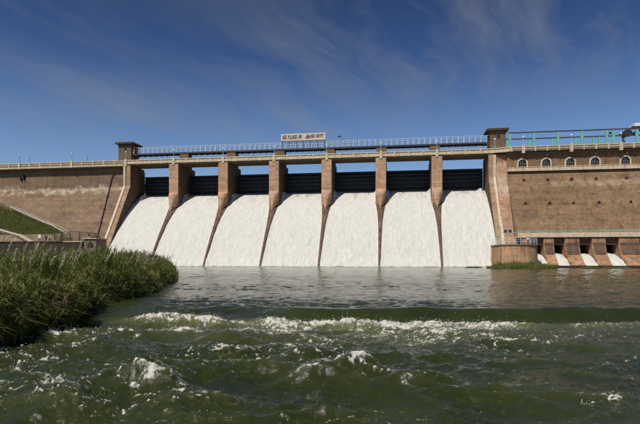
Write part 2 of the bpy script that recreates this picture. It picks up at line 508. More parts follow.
def pn(x, y):
    xi = np.floor(x).astype(np.int64); yi = np.floor(y).astype(np.int64)
    xf = x - xi; yf = y - yi
    u = xf * xf * xf * (xf * (xf * 6 - 15) + 10); v = yf * yf * yf * (yf * (yf * 6 - 15) + 10)
    xi &= 255; yi &= 255
    def gr(a, b, dx, dy):
        h = _perm[_perm[a & 255] + (b & 255)]
        return _gx[h] * dx + _gy[h] * dy
    n00 = gr(xi, yi, xf, yf); n10 = gr(xi + 1, yi, xf - 1, yf)
    n01 = gr(xi, yi + 1, xf, yf - 1); n11 = gr(xi + 1, yi + 1, xf - 1, yf - 1)
    a = n00 + u * (n10 - n00); b = n01 + u * (n11 - n01)
    return (a + v * (b - a)) * 1.5


def fbm(x, y, o=4, gain=0.5):
    r = 0; a = 1; t = 0
    for i in range(o):
        r = r + a * pn(x * 2 ** i + 17.3 * i, y * 2 ** i - 9.1 * i); t += a; a *= gain
    return r / t


def sst(a, b, x):
    t = np.clip((x - a) / (b - a), 0, 1)
    return t * t * (3 - 2 * t)


def grid_mesh(name, P, nr, nc, mat, attrs=None, smooth=True):
    """P: (nr*nc, 3) array of rows"""
    me = bpy.data.meshes.new(name)
    n = nr * nc
    idx = np.arange(n).reshape(nr, nc)
    q = np.stack([idx[:-1, :-1], idx[:-1, 1:], idx[1:, 1:], idx[1:, :-1]], -1).reshape(-1, 4)
    me.vertices.add(n); me.vertices.foreach_set('co', P.astype(np.float32).ravel())
    me.loops.add(q.size); me.loops.foreach_set('vertex_index', q.astype(np.int32).ravel())
    me.polygons.add(len(q))
    me.polygons.foreach_set('loop_start', np.arange(0, q.size, 4, dtype=np.int32))
    me.update(calc_edges=True)
    me.polygons.foreach_set('use_smooth', np.full(len(q), smooth))
    for k, a in (attrs or {}).items():
        at = me.attributes.new(k, 'FLOAT', 'POINT'); at.data.foreach_set('value', a.astype(np.float32).ravel())
    me.materials.append(mat)
    me.validate()
    return me


# ------------------------------------------------------------------ ground sheet
gm = MB().add([(-4000, -4000, -4), (4000, -4000, -4), (4000, 4000, -4), (-4000, 4000, -4)], [(0, 1, 2, 3)])
single('ground', gm, M['earth'], (0, 0, -4), kind='structure', world=True)

# ------------------------------------------------------------------ river
def build_river():
    ta = np.concatenate([np.linspace(-1.6, -0.74, 50, endpoint=False), np.linspace(-0.74, 0.74, 860), np.linspace(0.74, 1.6, 51)[1:]])
    ys = [2.5]
    while ys[-1] < 128:
        y = ys[-1]
        ys.append(y * (1.008 if y < 6 else 1.0042 if y < 24 else 1.0075))
    ys = np.array(ys)
    nr, nc = len(ys), len(ta)
    Y = np.repeat(ys, nc); X = (ys[:, None] * ta[None, :]).ravel()
    # submerged sill: glassy lip then a foaming hydraulic
    yw = 19.45 + 0.22 * pn(X * 0.16, X * 0 + 3.3) + 0.10 * pn(X * 0.7, X * 0 + 8.1)
    d = yw - Y                                                     # >0 on the camera's side
    lip = sst(-3.6, 0.8, X)                                       # strength of the glassy lip along the river
    up = sst(0.3, -0.6, d)                                         # 1 upstream of the sill
    z = -0.47 * lip * sst(-0.35, 0.85, d) - 0.36 * (1 - lip) * sst(-1.2, 2.4, d)
    z += 0.06 * lip * np.exp(-((d + 0.35) / 0.45) ** 2)
    wob = (0.08 * pn(X * 0.45, X * 0 + 1.7) + 0.035 * pn(X * 1.6, Y * 0.8)) * np.exp(-(d / 1.2) ** 2)
    z += wob
    # the pool between sill and dam: long low ripples, crests across the stream
    far = sst(20, 60, Y)
    wx, wy = X + 0.5 * pn(X * 0.3, Y * 0.3), Y + 0.5 * pn(X * 0.3 + 9, Y * 0.3)
    rip = 0.034 * pn(wx * 0.5, wy * 1.0) + 0.034 * pn(wx * 0.9 + 4, wy * 2.1) + 0.026 * pn(wx * 2.4, wy * 4.4 + 2) * (1 - far)
    rip = rip * (1 + 0.8 * pn(X * 0.07, Y * 0.12)) + 0.04 * far * (pn(wx * 0.22, wy * 0.42)) + 0.028 * far * pn(wx * 0.5 + 7, wy * 0.85)
    z += rip * np.where(d < 0, 1, 0.25) * (1 - 0.85 * np.exp(-(d / 0.8) ** 2) * lip)
    # turbulent reach below the sill
    down = sst(0.35, 1.5, d)
    left = sst(6.0, -6.0, X)
    w1x = X + 0.7 * pn(X * 0.35 + 2, Y * 0.35); w1y = Y + 0.7 * pn(X * 0.35, Y * 0.35 + 5)
    n_a = pn(w1x * 0.30, w1y * 0.50)
    n_b = 1 - np.abs(pn(w1x * 0.48 + 3.1, w1y * 0.80 + 1.3)) * 2
    n_c = 1 - np.abs(pn(w1x * 1.15 + 7, w1y * 1.7)) * 2
    n_d = pn(X * 2.9, Y * 3.9); n_e = pn(X * 6.5 + 3, Y * 8.5); n_f = pn(X * 15, Y * 18)
    amp = 0.62 + 0.38 * left
    near = sst(3.0, 6.0, Y)
    turb = amp * (0.14 * n_a + 0.12 * (n_b - 0.3) + 0.065 * n_c * (0.7 + 0.8 * n_a) + 0.034 * n_d + 0.017 * n_e + 0.005 * n_f)
    wq = 0.8 * pn(X * 0.9, Y * 1.1); wr = 0.8 * pn(X * 0.9 + 13, Y * 1.1 + 4)
    lace = np.exp(-(pn(X * 1.7 + wq, Y * 3.0 + wr) / 0.10) ** 2)
    lace = np.maximum(lace, 0.85 * np.exp(-(pn(X * 3.9 + 2 * wr, Y * 6.2 + wq) / 0.11) ** 2))
    lace = lace * (0.55 + 0.9 * pn(X * 5.2, Y * 7.0 + 3) + 0.3 * n_f)
    # individual standing waves: X, Y, half-width, half-length, height, foam
    waves = [(0.70, 10.15, 0.62, 0.30, 0.44, 1.15), (-0.25, 9.75, 0.75, 0.24, 0.24, 0.9), (1.9, 9.55, 0.9, 0.22, 0.20, 0.7),
             (-3.1, 9.05, 0.50, 0.36, 0.36, 1.0), (-3.35, 10.5, 0.75, 0.26, 0.20, 0.45), (-1.35, 10.5, 1.15, 0.36, 0.26, 0.5),
             (-0.1, 12.0, 0.9, 0.36, 0.25, 0.45), (-5.3, 12.6, 0.7, 0.3, 0.16, 0.5), (-7.6, 14.7, 0.9, 0.36, 0.20, 0.9), (-5.3, 18.3, 1.1, 0.55, 0.24, 0.0),
             (-5.6, 8.6, 0.6, 0.25, 0.20, 0.65), (-1.7, 8.15, 0.8, 0.22, 0.16, 0.6), (3.3, 9.2, 0.8, 0.22, 0.12, 0.4),
             (2.6, 12.6, 1.3, 0.3, 0.10, 0.3), (-2.4, 14.2, 1.4, 0.4, 0.18, 0.3), (4.9, 11.6, 1.2, 0.3, 0.08, 0.2),
             (-4.4, 7.9, 0.7, 0.25, 0.15, 0.6), (0.1, 7.6, 0.6, 0.2, 0.10, 0.4)]
    foam_w = np.zeros_like(X)
    for (cx_, cy_, rx, ry, h, f) in waves:
        dx = (X - cx_) + 0.25 * pn(X * 0.9 + cx_, Y * 0.9); dy = (Y - cy_) + 0.22 * dx * dx / rx + 0.16 * pn(X * 1.3 + 5, Y * 0.8 + cy_)
        prof = np.exp(-np.abs(dx / rx) ** 2.2) * np.where(dy > 0, np.exp(-(dy / (ry * 1.9)) ** 2), np.exp(-(dy / ry) ** 2))
        turb += h * prof
        crest = np.exp(-np.abs(dx / rx) ** 2) * np.exp(-((dy + 0.05 * ry) / (ry * 0.42)) ** 2)
        foam_w = np.maximum(foam_w, f * crest * (0.60 + 0.5 * pn(X * 2.6, Y * 2.2) + 0.5 * n_e + 0.3 * lace))
        if f > 0.9:
            foam_w = np.maximum(foam_w, f * np.exp(-(dx / (rx * 0.75)) ** 2) * np.exp(-((dy + 0.5 * ry) / (ry * 0.9)) ** 2) * (0.22 + 0.6 * lace + 0.7 * pn(X * 4, Y * 4) + 0.6 * n_e))
    z += turb * down * near
    # foaming hydraulic at the foot of the lip
    side = 1 - 0.50 * sst(4.0, 9.0, X)
    hyd = np.exp(-((d - 1.45) / (0.34 + 0.28 * sst(-4.0, 0.5, X))) ** 2) * side * sst(-9.0, -5.0, X) * (0.80 + 0.20 * sst(-3.5, 0.5, X) + 0.35 * pn(X * 0.55 + 3, X * 0))
    lump = fbm(X * 1.5, Y * 2.2, 4, 0.6)
    z += hyd * ((0.05 + 0.07 * sst(-4.0, 0.5, X)) + 0.24 * lump)
    tail = sst(0.7, 1.2, d) * sst(7.2, 2.2, d) * (1 - 0.55 * sst(4.0, 9.0, X)) * sst(-9.5, -3.5, X)
    patch = fbm(X * 0.55 + 3, Y * 0.9 + 8, 4, 0.55)
    foam = hyd * (0.40 + 0.50 * lace + 0.85 * lump) + tail * (0.18 + 0.88 * lace * sst(-0.45, 0.2, patch) + 0.60 * patch)
    aer = np.clip(0.9 * hyd + 0.75 * tail * (0.65 + 0.8 * patch), 0, 1)
    # foam filaments and torn crests further down
    q = pn(w1x * 0.85 + 1.7 * pn(X * 0.5, Y * 0.5), w1y * 1.45 + 1.3 * pn(X * 0.6 + 4, Y * 0.6))
    fil = np.exp(-(q / 0.035) ** 2)
    q2 = pn(X * 2.1 + 0.9 * pn(X * 1.2, Y * 1.1), Y * 3.0 + 0.9 * pn(X * 1.4 + 8, Y * 1.1))
    fil2 = np.exp(-(q2 / 0.05) ** 2)
    zone = sst(-0.05, 0.40, fbm(X * 0.24 + 5.5, Y * 0.36 + 2.2, 3) + 0.18 * left + 0.10 * sst(17, 12, Y))
    torn = 0.45 + 1.1 * pn(X * 3.3 + 1, Y * 4.1) + 0.5 * n_e
    foam += sst(1.2, 3.0, d) * zone * torn * (0.95 * fil + 0.75 * fil2 * sst(-0.1, 0.25, n_a + 0.15) + 0.40 * lace)
    fleck = sst(0.36, 0.55, pn(X * 5.5 + 1.5 * wq + 4, Y * 14 + 2 * wr)) * sst(-0.05, 0.35, pn(X * 0.7, Y * 0.9 + 6)) + 0.9 * sst(0.36, 0.55, pn(X * 8 + 2 * wr + 4, Y * 24 + 3 * wq)) * sst(-0.25, 0.2, pn(X * 0.45 + 8, Y * 0.6))
    foam += sst(1.2, 3.0, d) * 0.42 * fleck * (0.72 + 0.28 * left)
    cr = sst(0.62, 0.95, n_b) * sst(0.05, 0.3, n_a)
    foam += sst(1.5, 3.0, d) * cr * 0.55 * (0.5 + n_d) * amp
    foam = np.maximum(foam, foam_w * down)
    # flecks skipping over the lip and a churned seam under the spillway
    ox, oy = X - 1.75, Y - 133.8
    s_ = ox * math.cos(TH) - oy * math.sin(TH); n_ = -(ox * math.sin(TH) + oy * math.cos(TH))
    seam = sst(24, 15.5, n_ + 2.2 * pn(s_ * 0.25, n_ * 0.3)) * sst(-60, -54, s_) * sst(47, 41, s_)
    foam += seam * (0.62 + 0.4 * pn(s_ * 0.5, n_ * 0.9))
    z += seam * 0.35 * (fbm(s_ * 0.5, n_ * 0.7, 3) + 0.25)
    streak = sst(0.18, 0.4, pn(X * 0.10, Y * 0.45)) * sst(30, 70, Y) * 0.25
    foam += 0.5 * streak * (0.5 + pn(X * 0.6, Y * 1.5))
    foam = np.clip(foam, 0, 1.15)
    z += np.clip(foam, 0, 1) * sst(60, 20, Y) * (0.030 * n_e + 0.022 * n_f + 0.03)
    P = np.stack([X, Y, z], -1)
    me = grid_mesh('river', P, nr, nc, M['river'], {'foam': foam, 'aer': aer})
    o = link('river', me, None)
    setp(o, kind='structure')
    return X, Y, z, foam


RX, RY, RZ, RF = build_river()

# spray thrown up by the breaking crests: too many drops to count
def build_spray():
    w = np.where((RF > 0.6) & (RY < 21) & (RY > 5) & (np.abs(RX) < 0.8 * RY), RF ** 3 * np.sqrt(RY), 0)
    w2 = np.where((RY > 19.2) & (RY < 20.0) & (RX > -3) & (RX < 16), 0.04, 0)
    w = w + w2; w = w / w.sum()
    ids = rng.choice(len(RX), 4200, p=w)
    octv = np.array([(1, 0, 0), (-1, 0, 0), (0, 1, 0), (0, -1, 0), (0, 0, 1), (0, 0, -1)], float)
    octf = np.array([(0, 2, 4), (2, 1, 4), (1, 3, 4), (3, 0, 4), (2, 0, 5), (1, 2, 5), (3, 1, 5), (0, 3, 5)])
    n = len(ids)
    h = rng.exponential(0.04, n) * np.clip(RF[ids] + 0.2, 0.3, 1.2)
    c = np.stack([RX[ids] + rng.normal(0, 0.05, n), RY[ids] + rng.normal(0, 0.05, n), RZ[ids] + h + 0.004], -1)
    r = np.clip(rng.lognormal(-5.25, 0.42, n), 0.002, 0.011) * np.clip(RY[ids] / 12, 0.8, 1.3)
    V = (c[:, None, :] + octv[None] * r[:, None, None] * np.array([1.1, 1.1, 0.9])).reshape(-1, 3)
    F_ = (octf[None] + (np.arange(n) * 6)[:, None, None]).reshape(-1, 3)
    me = bpy.data.meshes.new('spray')
    me.from_pydata(V.tolist(), [], F_.tolist())
    o = link('spray', me, M['globe'])
    setp(o, 'white spray drops thrown up above the breaking river foam', 'spray', kind='stuff')


build_spray()

# ------------------------------------------------------------------ the dam
WK = 0.2004


def wz(n):
    return 20.8 - WK * max(0.0, n + 8) ** 1.5


KINK = 22.7
BAT = 0.6


def wall_n(z):                                                    # face of the battered walls
    return 0.0 if z > KINK else (KINK - z) * BAT


# --- long masonry wall on the grassy side
t = Thing('masonry_dam_wall', (-110, 0, 0), 'long battered brown masonry dam wall above the grassy slope, lime stain along it', 'dam wall')
w = MB(); prof = [(12.0, 28.7), (1.5, 28.7), (1.5, KINK), (-(KINK + 3) * BAT + 1.5, -3), (12, -3)]
w.prism(prof, -190, -58.5)
t.part('wall', w, M['wall'])
w = MB().box(-190, -58.6, -0.05, 3.0, 28.55, 28.98)
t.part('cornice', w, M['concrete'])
w = MB().box(-190, -58.6, 1.15, 1.9, 28.2, 28.54)
t.part('corbel_course', w, M['soffit'])
for s0 in (-92.0, -125.9):                            # drain spouts under the parapet
    w = MB().box(s0 - 0.55, s0 - 0.15, 1.0, 1.7, 25.4, 26.2).box(s0 + 0.5, s0 + 0.75, 1.0, 1.7, 25.4, 27.0)
    t.part('drain_spout', w, M['hole'])
pipe = MB()
pp = [(-63.0, 1.25, 25.9), (-63.7, 1.25, KINK + 0.2)]
pp += [(-63.7 + 0.12 * (KINK - z), 1.25 - (KINK - z) * BAT, z) for z in (18, 13, 9, 5.5)]
for a, b in zip(pp[:-1], pp[1:]):
    pipe.tube(a, b, 0.13, 8)
pipe.tube((-62.2, 1.25, 26.8), (-63.0, 1.25, 25.9), 0.13, 8)
dp = t.part('drain_pipe', pipe, M['darkwall'], True)
for z in (20, 16, 12, 8):
    c = (-63.7 + 0.12 * (KINK - z), 1.25 - (KINK - z) * BAT, z)
    t.sub('pipe_clamp', MB().box(c[0] - 0.3, c[0] + 0.3, c[1] - 0.22, c[1] + 0.25, z - 0.1, z + 0.1), M['steel'], dp)


# --- spillway: weir body, training walls, piers
t = Thing('spillway', (-7, 0, 0), 'brown masonry spillway with six tall piers between the white cascades', 'spillway')
ns = np.linspace(-11, 16, 40)
prof = [(-n, wz(n) - 0.7 if n > -8 else 20.1) for n in ns] + [(-16, -4), (12, -4), (12, 20.1)]
t.part('weir_body', MB().prism(prof, -56.9, 42.1), M['wet'])


def training(sa, sb, capside):
    w_ = MB()
    pr = [(8, 28.6), (0, 28.6), (0, KINK), (-(KINK + 3) * BAT - 0.2, -3), (8, -3)]
    w_.prism(pr, sa, sb)
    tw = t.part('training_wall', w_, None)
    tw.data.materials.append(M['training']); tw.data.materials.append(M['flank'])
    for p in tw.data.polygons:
        p.material_index = 1 if abs(p.normal.x) > 0.9 else 0  # side faces take the dark copy, shade put into the colour
    c_ = MB()                                                     # raised pale coping along the edge
    a_, b_ = (sa - 0.12, sa + 0.55) if capside < 0 else (sb - 0.55, sb + 0.12)
    for (y0, z0), (y1, z1) in (((0, 28.4), (0, KINK)), ((0, KINK), (-(KINK + 1) * BAT - 0.2, -1))):
        vs_ = []
        for s_ in (a_, b_):
            vs_ += [(s_, y0 - 0.28, z0), (s_, y0 + 0.4, z0), (s_, y1 + 0.4, z1), (s_, y1 - 0.28, z1)]
        c_.add(vs_, [(0, 1, 2, 3), (7, 6, 5, 4), (0, 4, 5, 1), (1, 5, 6, 2), (2, 6, 7, 3), (3, 7, 4, 0)])
    t.sub('coping', c_, M['ledge'], tw)


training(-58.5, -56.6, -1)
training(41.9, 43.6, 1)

PIERS = [14.5 * i for i in range(-3, 3)]


def pier_meshes():
    col = MB().box(-1.4, 1.4, 0, 12, 13, 28.66)
    cap = MB().box(-1.62, 1.62, -0.12, 6.6, 28.1, 28.62)
    ped = MB().box(-1.35, 1.35, 6.95, 9.7, 28.66, 32.9)
    nose = MB()
    rings = [(20.55, 1.4, 0.02), (20.35, 1.4, 0.35), (19.9, 1.4, 0.95), (19.35, 1.4, 1.42), (18.9, 1.38, 1.55), (17.8, 1.12, 1.75), (16.5, 0.78, 1.95), (15.2, 0.32, 2.2), (14.6, 0.06, 2.3)]
    vs_ = []; m = 15
    for z, hw, p in rings:
        for i in range(m):
            a = math.pi * i / (m - 1)
            vs_.append((-hw * math.cos(a), 0.05 - p * math.sin(a) ** 0.9, z))
    fs_ = []
    for k in range(len(rings) - 1):
        for i in range(m - 1):
            fs_.append((k * m + i, k * m + i + 1, (k + 1) * m + i + 1, (k + 1) * m + i))
        fs_.append((k * m + m - 1, k * m, (k + 1) * m, (k + 1) * m + m - 1))
    fs_ += [tuple(range(m)), tuple(reversed(range((len(rings) - 1) * m, len(rings) * m)))]
    nose.add(vs_, fs_)
    div = MB(); vs_ = []
    nn = np.linspace(-0.5, 15.4, 26)
    for n in nn:
        hw = float(np.interp(n, [-0.5, 1.5, 3, 6, 10, 15.2], [1.3, 1.02, 0.76, 0.48, 0.33, 0.2]))
        zt = wz(n) + float(np.interp(n, [0, 3, 8, 15], [0.35, 0.6, 0.8, 0.85]))
        vs_ += [(-hw * 1.15, -n, wz(n) - 3), (-hw, -n, zt - 0.25), (-hw * 0.6, -n, zt), (hw * 0.6, -n, zt), (hw, -n, zt - 0.25), (hw * 1.15, -n, wz(n) - 3)]
    fs_ = [(0, 1, 2, 3, 4, 5), tuple(len(vs_) - 1 - i for i in range(6))]
    for k in range(len(nn) - 1):
        for i in range(6):
            j = (i + 1) % 6
            fs_.append((k * 6 + i, k * 6 + j, (k + 1) * 6 + j, (k + 1) * 6 + i))
    div.add(vs_, fs_)
    return [x.mesh(nm, (0, 0, 0), sm) for x, nm, sm in ((col, 'pier', False), (cap, 'pier_cap', False), (ped, 'hoist_pedestal', False), (nose, 'pier_nose', False), (div, 'divider_wall', False))]


pm = pier_meshes()


def shade_flanks(me, front, flank='flank'):
    """side faces get the darker masonry: their shade is painted into the colour"""
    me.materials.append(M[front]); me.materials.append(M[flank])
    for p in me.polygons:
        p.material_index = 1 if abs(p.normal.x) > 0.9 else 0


shade_flanks(pm[0], 'pier')
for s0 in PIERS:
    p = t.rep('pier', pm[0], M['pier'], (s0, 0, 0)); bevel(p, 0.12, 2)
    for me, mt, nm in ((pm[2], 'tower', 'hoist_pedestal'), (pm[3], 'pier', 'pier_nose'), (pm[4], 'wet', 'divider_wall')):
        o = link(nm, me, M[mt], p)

# --- water down each bay
BAYS = []
edges = [-56.6] + PIERS + [41.9]
for a, b in zip(edges[:-1], edges[1:]):
    BAYS.append((a + (0.05 if a in PIERS else -0.15), b - (0.05 if b in PIERS else -0.15)))


def cascade(k, sa, sb, label):
    ncol, nrow = 96, 150
    nv = np.linspace(-8.2, 14.9, nrow) ** 1.0
    sv = np.linspace(sa, sb, ncol)
    S, Nn = np.meshgrid(sv, nv)
    S = S.ravel(); Nn = Nn.ravel()
    Z = 20.8 - WK * np.clip(Nn + 8, 0, None) ** 1.5
    sl = WK * 1.5 * np.clip(Nn + 8, 0, None) ** 0.5
    nl = np.sqrt(1 + sl * sl)
    prog = np.clip((Nn + 8) / 22, 0, 1)
    o_ = 31.7 * k
    st = fbm(S * 1.1 + o_, Nn * 0.16 + o_, 4, 0.6); bl = fbm(S * 0.6 + o_, Nn * 0.5, 4, 0.6)
    disp = (0.07 * st + 0.16 * bl * (0.3 + prog)) * (0.35 + 0.65 * sst(0, 0.25, prog))
    # rooster tails thrown up along the pier flanks just below the gate
    c0, c1 = sa + 1.35, sb - 1.35
    edge = np.exp(-((S - c0) / 0.55) ** 2) + np.exp(-((S - c1) / 0.55) ** 2)
    tail = edge * np.exp(-((Nn + 5.2) / 2.0) ** 2)
    disp += tail * (0.85 + 0.8 * fbm(S * 1.7 + o_, Nn * 1.1, 3))
    # the water leans on the divider walls
    disp += 0.12 * (np.exp(-((S - sa) / 0.7) ** 2) + np.exp(-((S - sb) / 0.7) ** 2)) * sst(0.3, 0.8, prog)
    foot = sst(0.93, 1.0, prog)
    disp += foot * (0.12 + 0.3 * fbm(S * 0.7 + o_, Nn * 0.9 + 5, 3))
    Nw = Nn + disp * sl / nl; Zw = Z + disp / nl
    top = sst(0.34, 0.0, prog)
    thin = np.clip(1.15 * top * (0.4 + 1.4 * fbm(S * 0.4 + o_ + 3, Nn * 0.08, 3)) - tail * 0.6, 0, 1) + 0.12
    base = ((sa + sb) / 2, -14, 0)
    P = np.stack([S - base[0], -Nw - base[1], Zw - base[2]], -1)
    me = grid_mesh('water_cascade', P, nrow, ncol, M['fall'], {'thin': thin})
    o = link('water_cascade', me, None)
    Mx = DAM @ Matrix.Translation(base)
    o.location = Mx.to_translation(); o.rotation_euler = Mx.to_euler()
    setp(o, label, 'waterfall', 'white cascades in the spillway bays')


ORD = ['first', 'second', 'third', 'fourth', 'fifth', 'sixth', 'seventh']
for k, (a, b) in enumerate(BAYS):
    lab = 'white water cascade in the %s spillway bay from the grassy bank, between two piers' % ORD[k]
    if k == 0: lab = 'white water cascade beside the sloping training wall next to the grassy bank'
    if k == 6: lab = 'white water cascade beside the round bastion and the outlet block'
    cascade(k, a, b, lab)

# --- gates
def build_gate(sc, half, label):
    tg = Thing('spillway_gate', (sc, 8, 20.4), label, 'gate', 'steel gates between the piers')
    skin = MB(); vs_ = []
    zz = np.linspace(20.55, 26.35, 9)
    for z in zz:
        yb = 8.35 + 0.055 * (z - 23.4) ** 2
        vs_ += [(sc - half, yb, z), (sc + half, yb, z), (sc + half, yb + 0.12, z), (sc - half, yb + 0.12, z)]
    fs_ = [(0, 1, 2, 3), tuple(len(vs_) - 4 + i for i in (3, 2, 1, 0))]
    for k in range(len(zz) - 1):
        for i in range(4):
            j = (i + 1) % 4
            fs_.append((k * 4 + i, k * 4 + j, k * 4 + 4 + j, k * 4 + 4 + i))
    skin.add(vs_, fs_)
    tg.part('skin_plate', skin, M['gate'])
    for z in (20.9, 22.0, 23.1, 24.2, 25.3, 26.25):
        yb = 8.35 + 0.055 * (z - 23.4) ** 2
        tg.part('girder', MB().box(sc - half + 0.02, sc + half - 0.02, yb - 0.42, yb - 0.015, z - 0.07, z + 0.07).box(sc - half + 0.03, sc + half - 0.03, yb - 0.47, yb - 0.415, z - 0.17, z + 0.17), M['steel'])
    for s0 in np.linspace(sc - half + 0.5, sc + half - 0.5, 7):
        tg.part('stiffener', MB().box(s0 - 0.05, s0 + 0.05, 8.12, 8.42, 20.7, 26.15), M['steel'])
    tg.part('top_beam', MB().box(sc - half + 0.01, sc + half - 0.01, 8.0, 8.7, 26.36, 26.5), M['gate'])
    return tg.o


for k, (a, b) in enumerate(zip(edges[:-1], edges[1:])):
    ia = a + (1.4 if a in PIERS else 0.0); ib = b - (1.4 if b in PIERS else 0.0)
    lab = 'dark steel spillway gate in the %s bay from the grassy bank, between two piers' % ORD[k]
    if k == 0: lab = 'dark steel spillway gate beside the training wall next to the grassy bank'
    if k == 6: lab = 'dark steel spillway gate beside the outlet block with arched windows'
    build_gate((ia + ib) / 2, (ib - ia) / 2 - 0.02, lab)

# --- road along the crest with its parapet
t = Thing('road_bridge', (-7, 0, 28.7), 'cream concrete road bridge and panelled parapet running along the dam crest', 'bridge')
FR = 1.6                                                            # the outlet block's parapet stands further out
t.part('deck_slab', MB().box(-58.5, 43.2, 0.0, 6.5, 29.0, 29.55), M['concrete'])
for y in (0.55, 2.3, 4.2, 5.9):
    for a, b in zip(edges[:-1], edges[1:]):
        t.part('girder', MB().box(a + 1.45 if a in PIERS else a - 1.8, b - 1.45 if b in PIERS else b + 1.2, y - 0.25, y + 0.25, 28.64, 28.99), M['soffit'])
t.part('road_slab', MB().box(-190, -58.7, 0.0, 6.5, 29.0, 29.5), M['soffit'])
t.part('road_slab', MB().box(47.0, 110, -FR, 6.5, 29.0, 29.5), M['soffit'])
cor = MB().box(43.3, 46.9, 0.0, 6.5, 28.98, 29.48)
cor.add([(43.3, 0, 28.98), (46.9, 0, 28.98), (46.9, -FR, 28.98), (43.3, 0, 29.5), (46.9, 0, 29.5), (46.9, -FR, 29.5)], [(0, 1, 2), (5, 4, 3), (0, 3, 4, 1), (1, 4, 5, 2), (2, 5, 3, 0)])
t.part('corner_slab', cor, M['concrete'])


def panel_mesh(L, nm):
    """a parapet panel: plinth, recessed field, coping; length L, front at y = 0"""
    a, b = 0.17, L - 0.17
    mb = MB().box(a, b, 0.02, 0.26, 0.0, 0.22).box(a, b, 0.10, 0.22, 0.22, 0.92).box(a, b, -0.05, 0.30, 0.92, 1.16)
    return mb.mesh(nm)


pil = MB().box(-0.17, 0.17, -0.07, 0.30, -0.12, 1.22).mesh('pilaster')
lamp_post_pil = MB().box(-0.36, 0.36, -0.16, 0.36, -0.6, 1.32).box(-0.28, 0.28, -0.10, 0.30, 1.32, 1.42).mesh('lamp_pilaster')


def run(s_start, count, L, y, lamps):
    me = panel_mesh(L, 'parapet_panel')
    for i in range(count):
        s0 = s_start + i * L
        t.rep('parapet_panel', me, M['concrete'], (s0, y, 29.02))
        is_l = any(abs(s0 - l) < 0.3 for l in lamps)
        t.rep('lamp_pilaster' if is_l else 'pilaster', lamp_post_pil if is_l else pil, M['concrete'], (s0, y, 29.02))


run(-58, 28, 3.625, 0.0, [14.5 * i for i in range(-4, 4)])
LL = 16.95 / 5
run(-58 - LL * 30, 30, LL, 0.0, [-58 - 16.95 * i for i in range(1, 7)])
run(47.2, 20, 2.84, -FR, [50.04, 61.4, 72.76])
L_d = math.hypot(4.2 + 1.0, FR)
dg = link('parapet_panel', panel_mesh(L_d, 'corner_parapet_panel'), M['concrete'], t.o, (43.5 - t.base[0] - 1.0, 0 - t.base[1], 29.02 - t.base[2]))
dg.rotation_euler = (0, 0, -math.atan2(FR, 4.7))
# back parapet with its turquoise water main
t.part('back_parapet', MB().box(-190, 43.0, 6.2, 6.48, 29.56, 30.35), M['soffit'])
for k in range(-4, 3):
    s0 = 14.5 * k + 1.7
    t.part('service_pipe', MB().tube((s0, 6.9, 30.95), (s0 + 11.1, 6.9, 30.95), 0.20, 8), M['cyan'], True)

# --- lamp posts
def build_lamp(loc, label, group):
    tl = Thing('lamp_post', loc, label, 'lamp post', group)
    s0, y0, z0 = loc
    tl.part('pole', MB().lathe((s0, y0, z0), [(0.14, 0), (0.14, 0.25), (0.085, 0.3), (0.07, 1.75), (0.12, 1.8), (0.12, 1.86)], 8), M['cyan'], False)
    tl.part('globe', MB().lathe((s0, y0, z0 + 1.86), [(0.08, 0.0), (0.2, 0.06), (0.26, 0.22), (0.21, 0.38), (0.09, 0.45), (0.02, 0.46)], 10), M['globe'], True)
    return tl.o


lp = build_lamp((0, 0.1, 30.44), 'turquoise lamp post with white globe above the fourth spillway pier from the grassy bank', 'lamp posts over the spillway piers')
for k, s0 in enumerate(PIERS):
    if s0 != 0: copy_thing(lp, (s0, 0.1, 30.44), 'turquoise lamp post with white globe above the %s spillway pier from the grassy bank' % ORD[k])
copy_thing(lp, (-58, 0.1, 30.44), 'turquoise lamp post with white globe before the hoist tower by the long wall')
copy_thing(lp, (43.5, 0.1, 30.44), 'turquoise lamp post with white globe before the hoist tower by the outlet block')
for s0, od in ((-58 - 16.95, 'nearer to'), (-58 - 33.9, 'farther from')):
    o = copy_thing(lp, (s0, 0.1, 30.44), 'turquoise lamp post on the long masonry wall, the one %s the hoist tower' % od); o['group'] = 'lamp posts on the long wall'
for s0, od in ((50.04, 'first'), (61.4, 'third'), (72.76, 'fifth')):
    o = copy_thing(lp, (s0, 0.1 - FR, 30.44), 'turquoise lamp post with white globe over the %s arched window from the hoist tower' % od); o['group'] = 'lamp posts above the arched windows'
for s0, h in ((-88.9, 1.35), (-70.2, 1.5)):
    single('marker_rod', MB().tube((s0, 0.4, 30.1), (s0, 0.4, 30.1 + h), 0.06, 6).lathe((s0, 0.4, 30.1 + h), [(0.1, 0), (0.12, 0.1), (0.05, 0.2)], 6), M['darkrail'], (s0, 0.4, 30.1),
           'thin dark rod on the parapet of the long wall, %s the hoist tower' % ('nearer to' if s0 > -80 else 'farther from'), 'rod', 'thin rods on the long wall')

# --- hoist walkway on the pier pedestals
t = Thing('hoist_walkway', (-8, 8, 32.9), 'dark steel gate hoist walkway with grey railings above the road bridge', 'walkway')
S0, S1 = -59.6, 43.2
for y in (6.95, 9.5):
    t.part('edge_beam', MB().box(S0, S1, y - 0.12, y + 0.12, 33.0, 33.42), M['steel'])
for s0 in np.arange(S0 + 0.9, S1, 1.8):
    t.part('cross_beam', MB().box(s0 - 0.1, s0 + 0.1, 7.08, 9.37, 32.78, 33.12), M['steel'])
for s0 in np.arange(S0 + 0.05, S1 - 0.5, 1.8):
    t.part('deck_plank', MB().box(s0, s0 + 1.76, 7.08, 9.37, 33.36, 33.41), M['steel'])
post_f = MB().bar((0, 0, 0), (0, 0, 1.75), 0.11).bar((0.02, -0.02, 0.0), (-0.45, -0.02, 0.55), 0.06).mesh('railing_post')
post_b = MB().bar((0, 0, 0), (0, 0, 1.75), 0.07).mesh('back_railing_post')
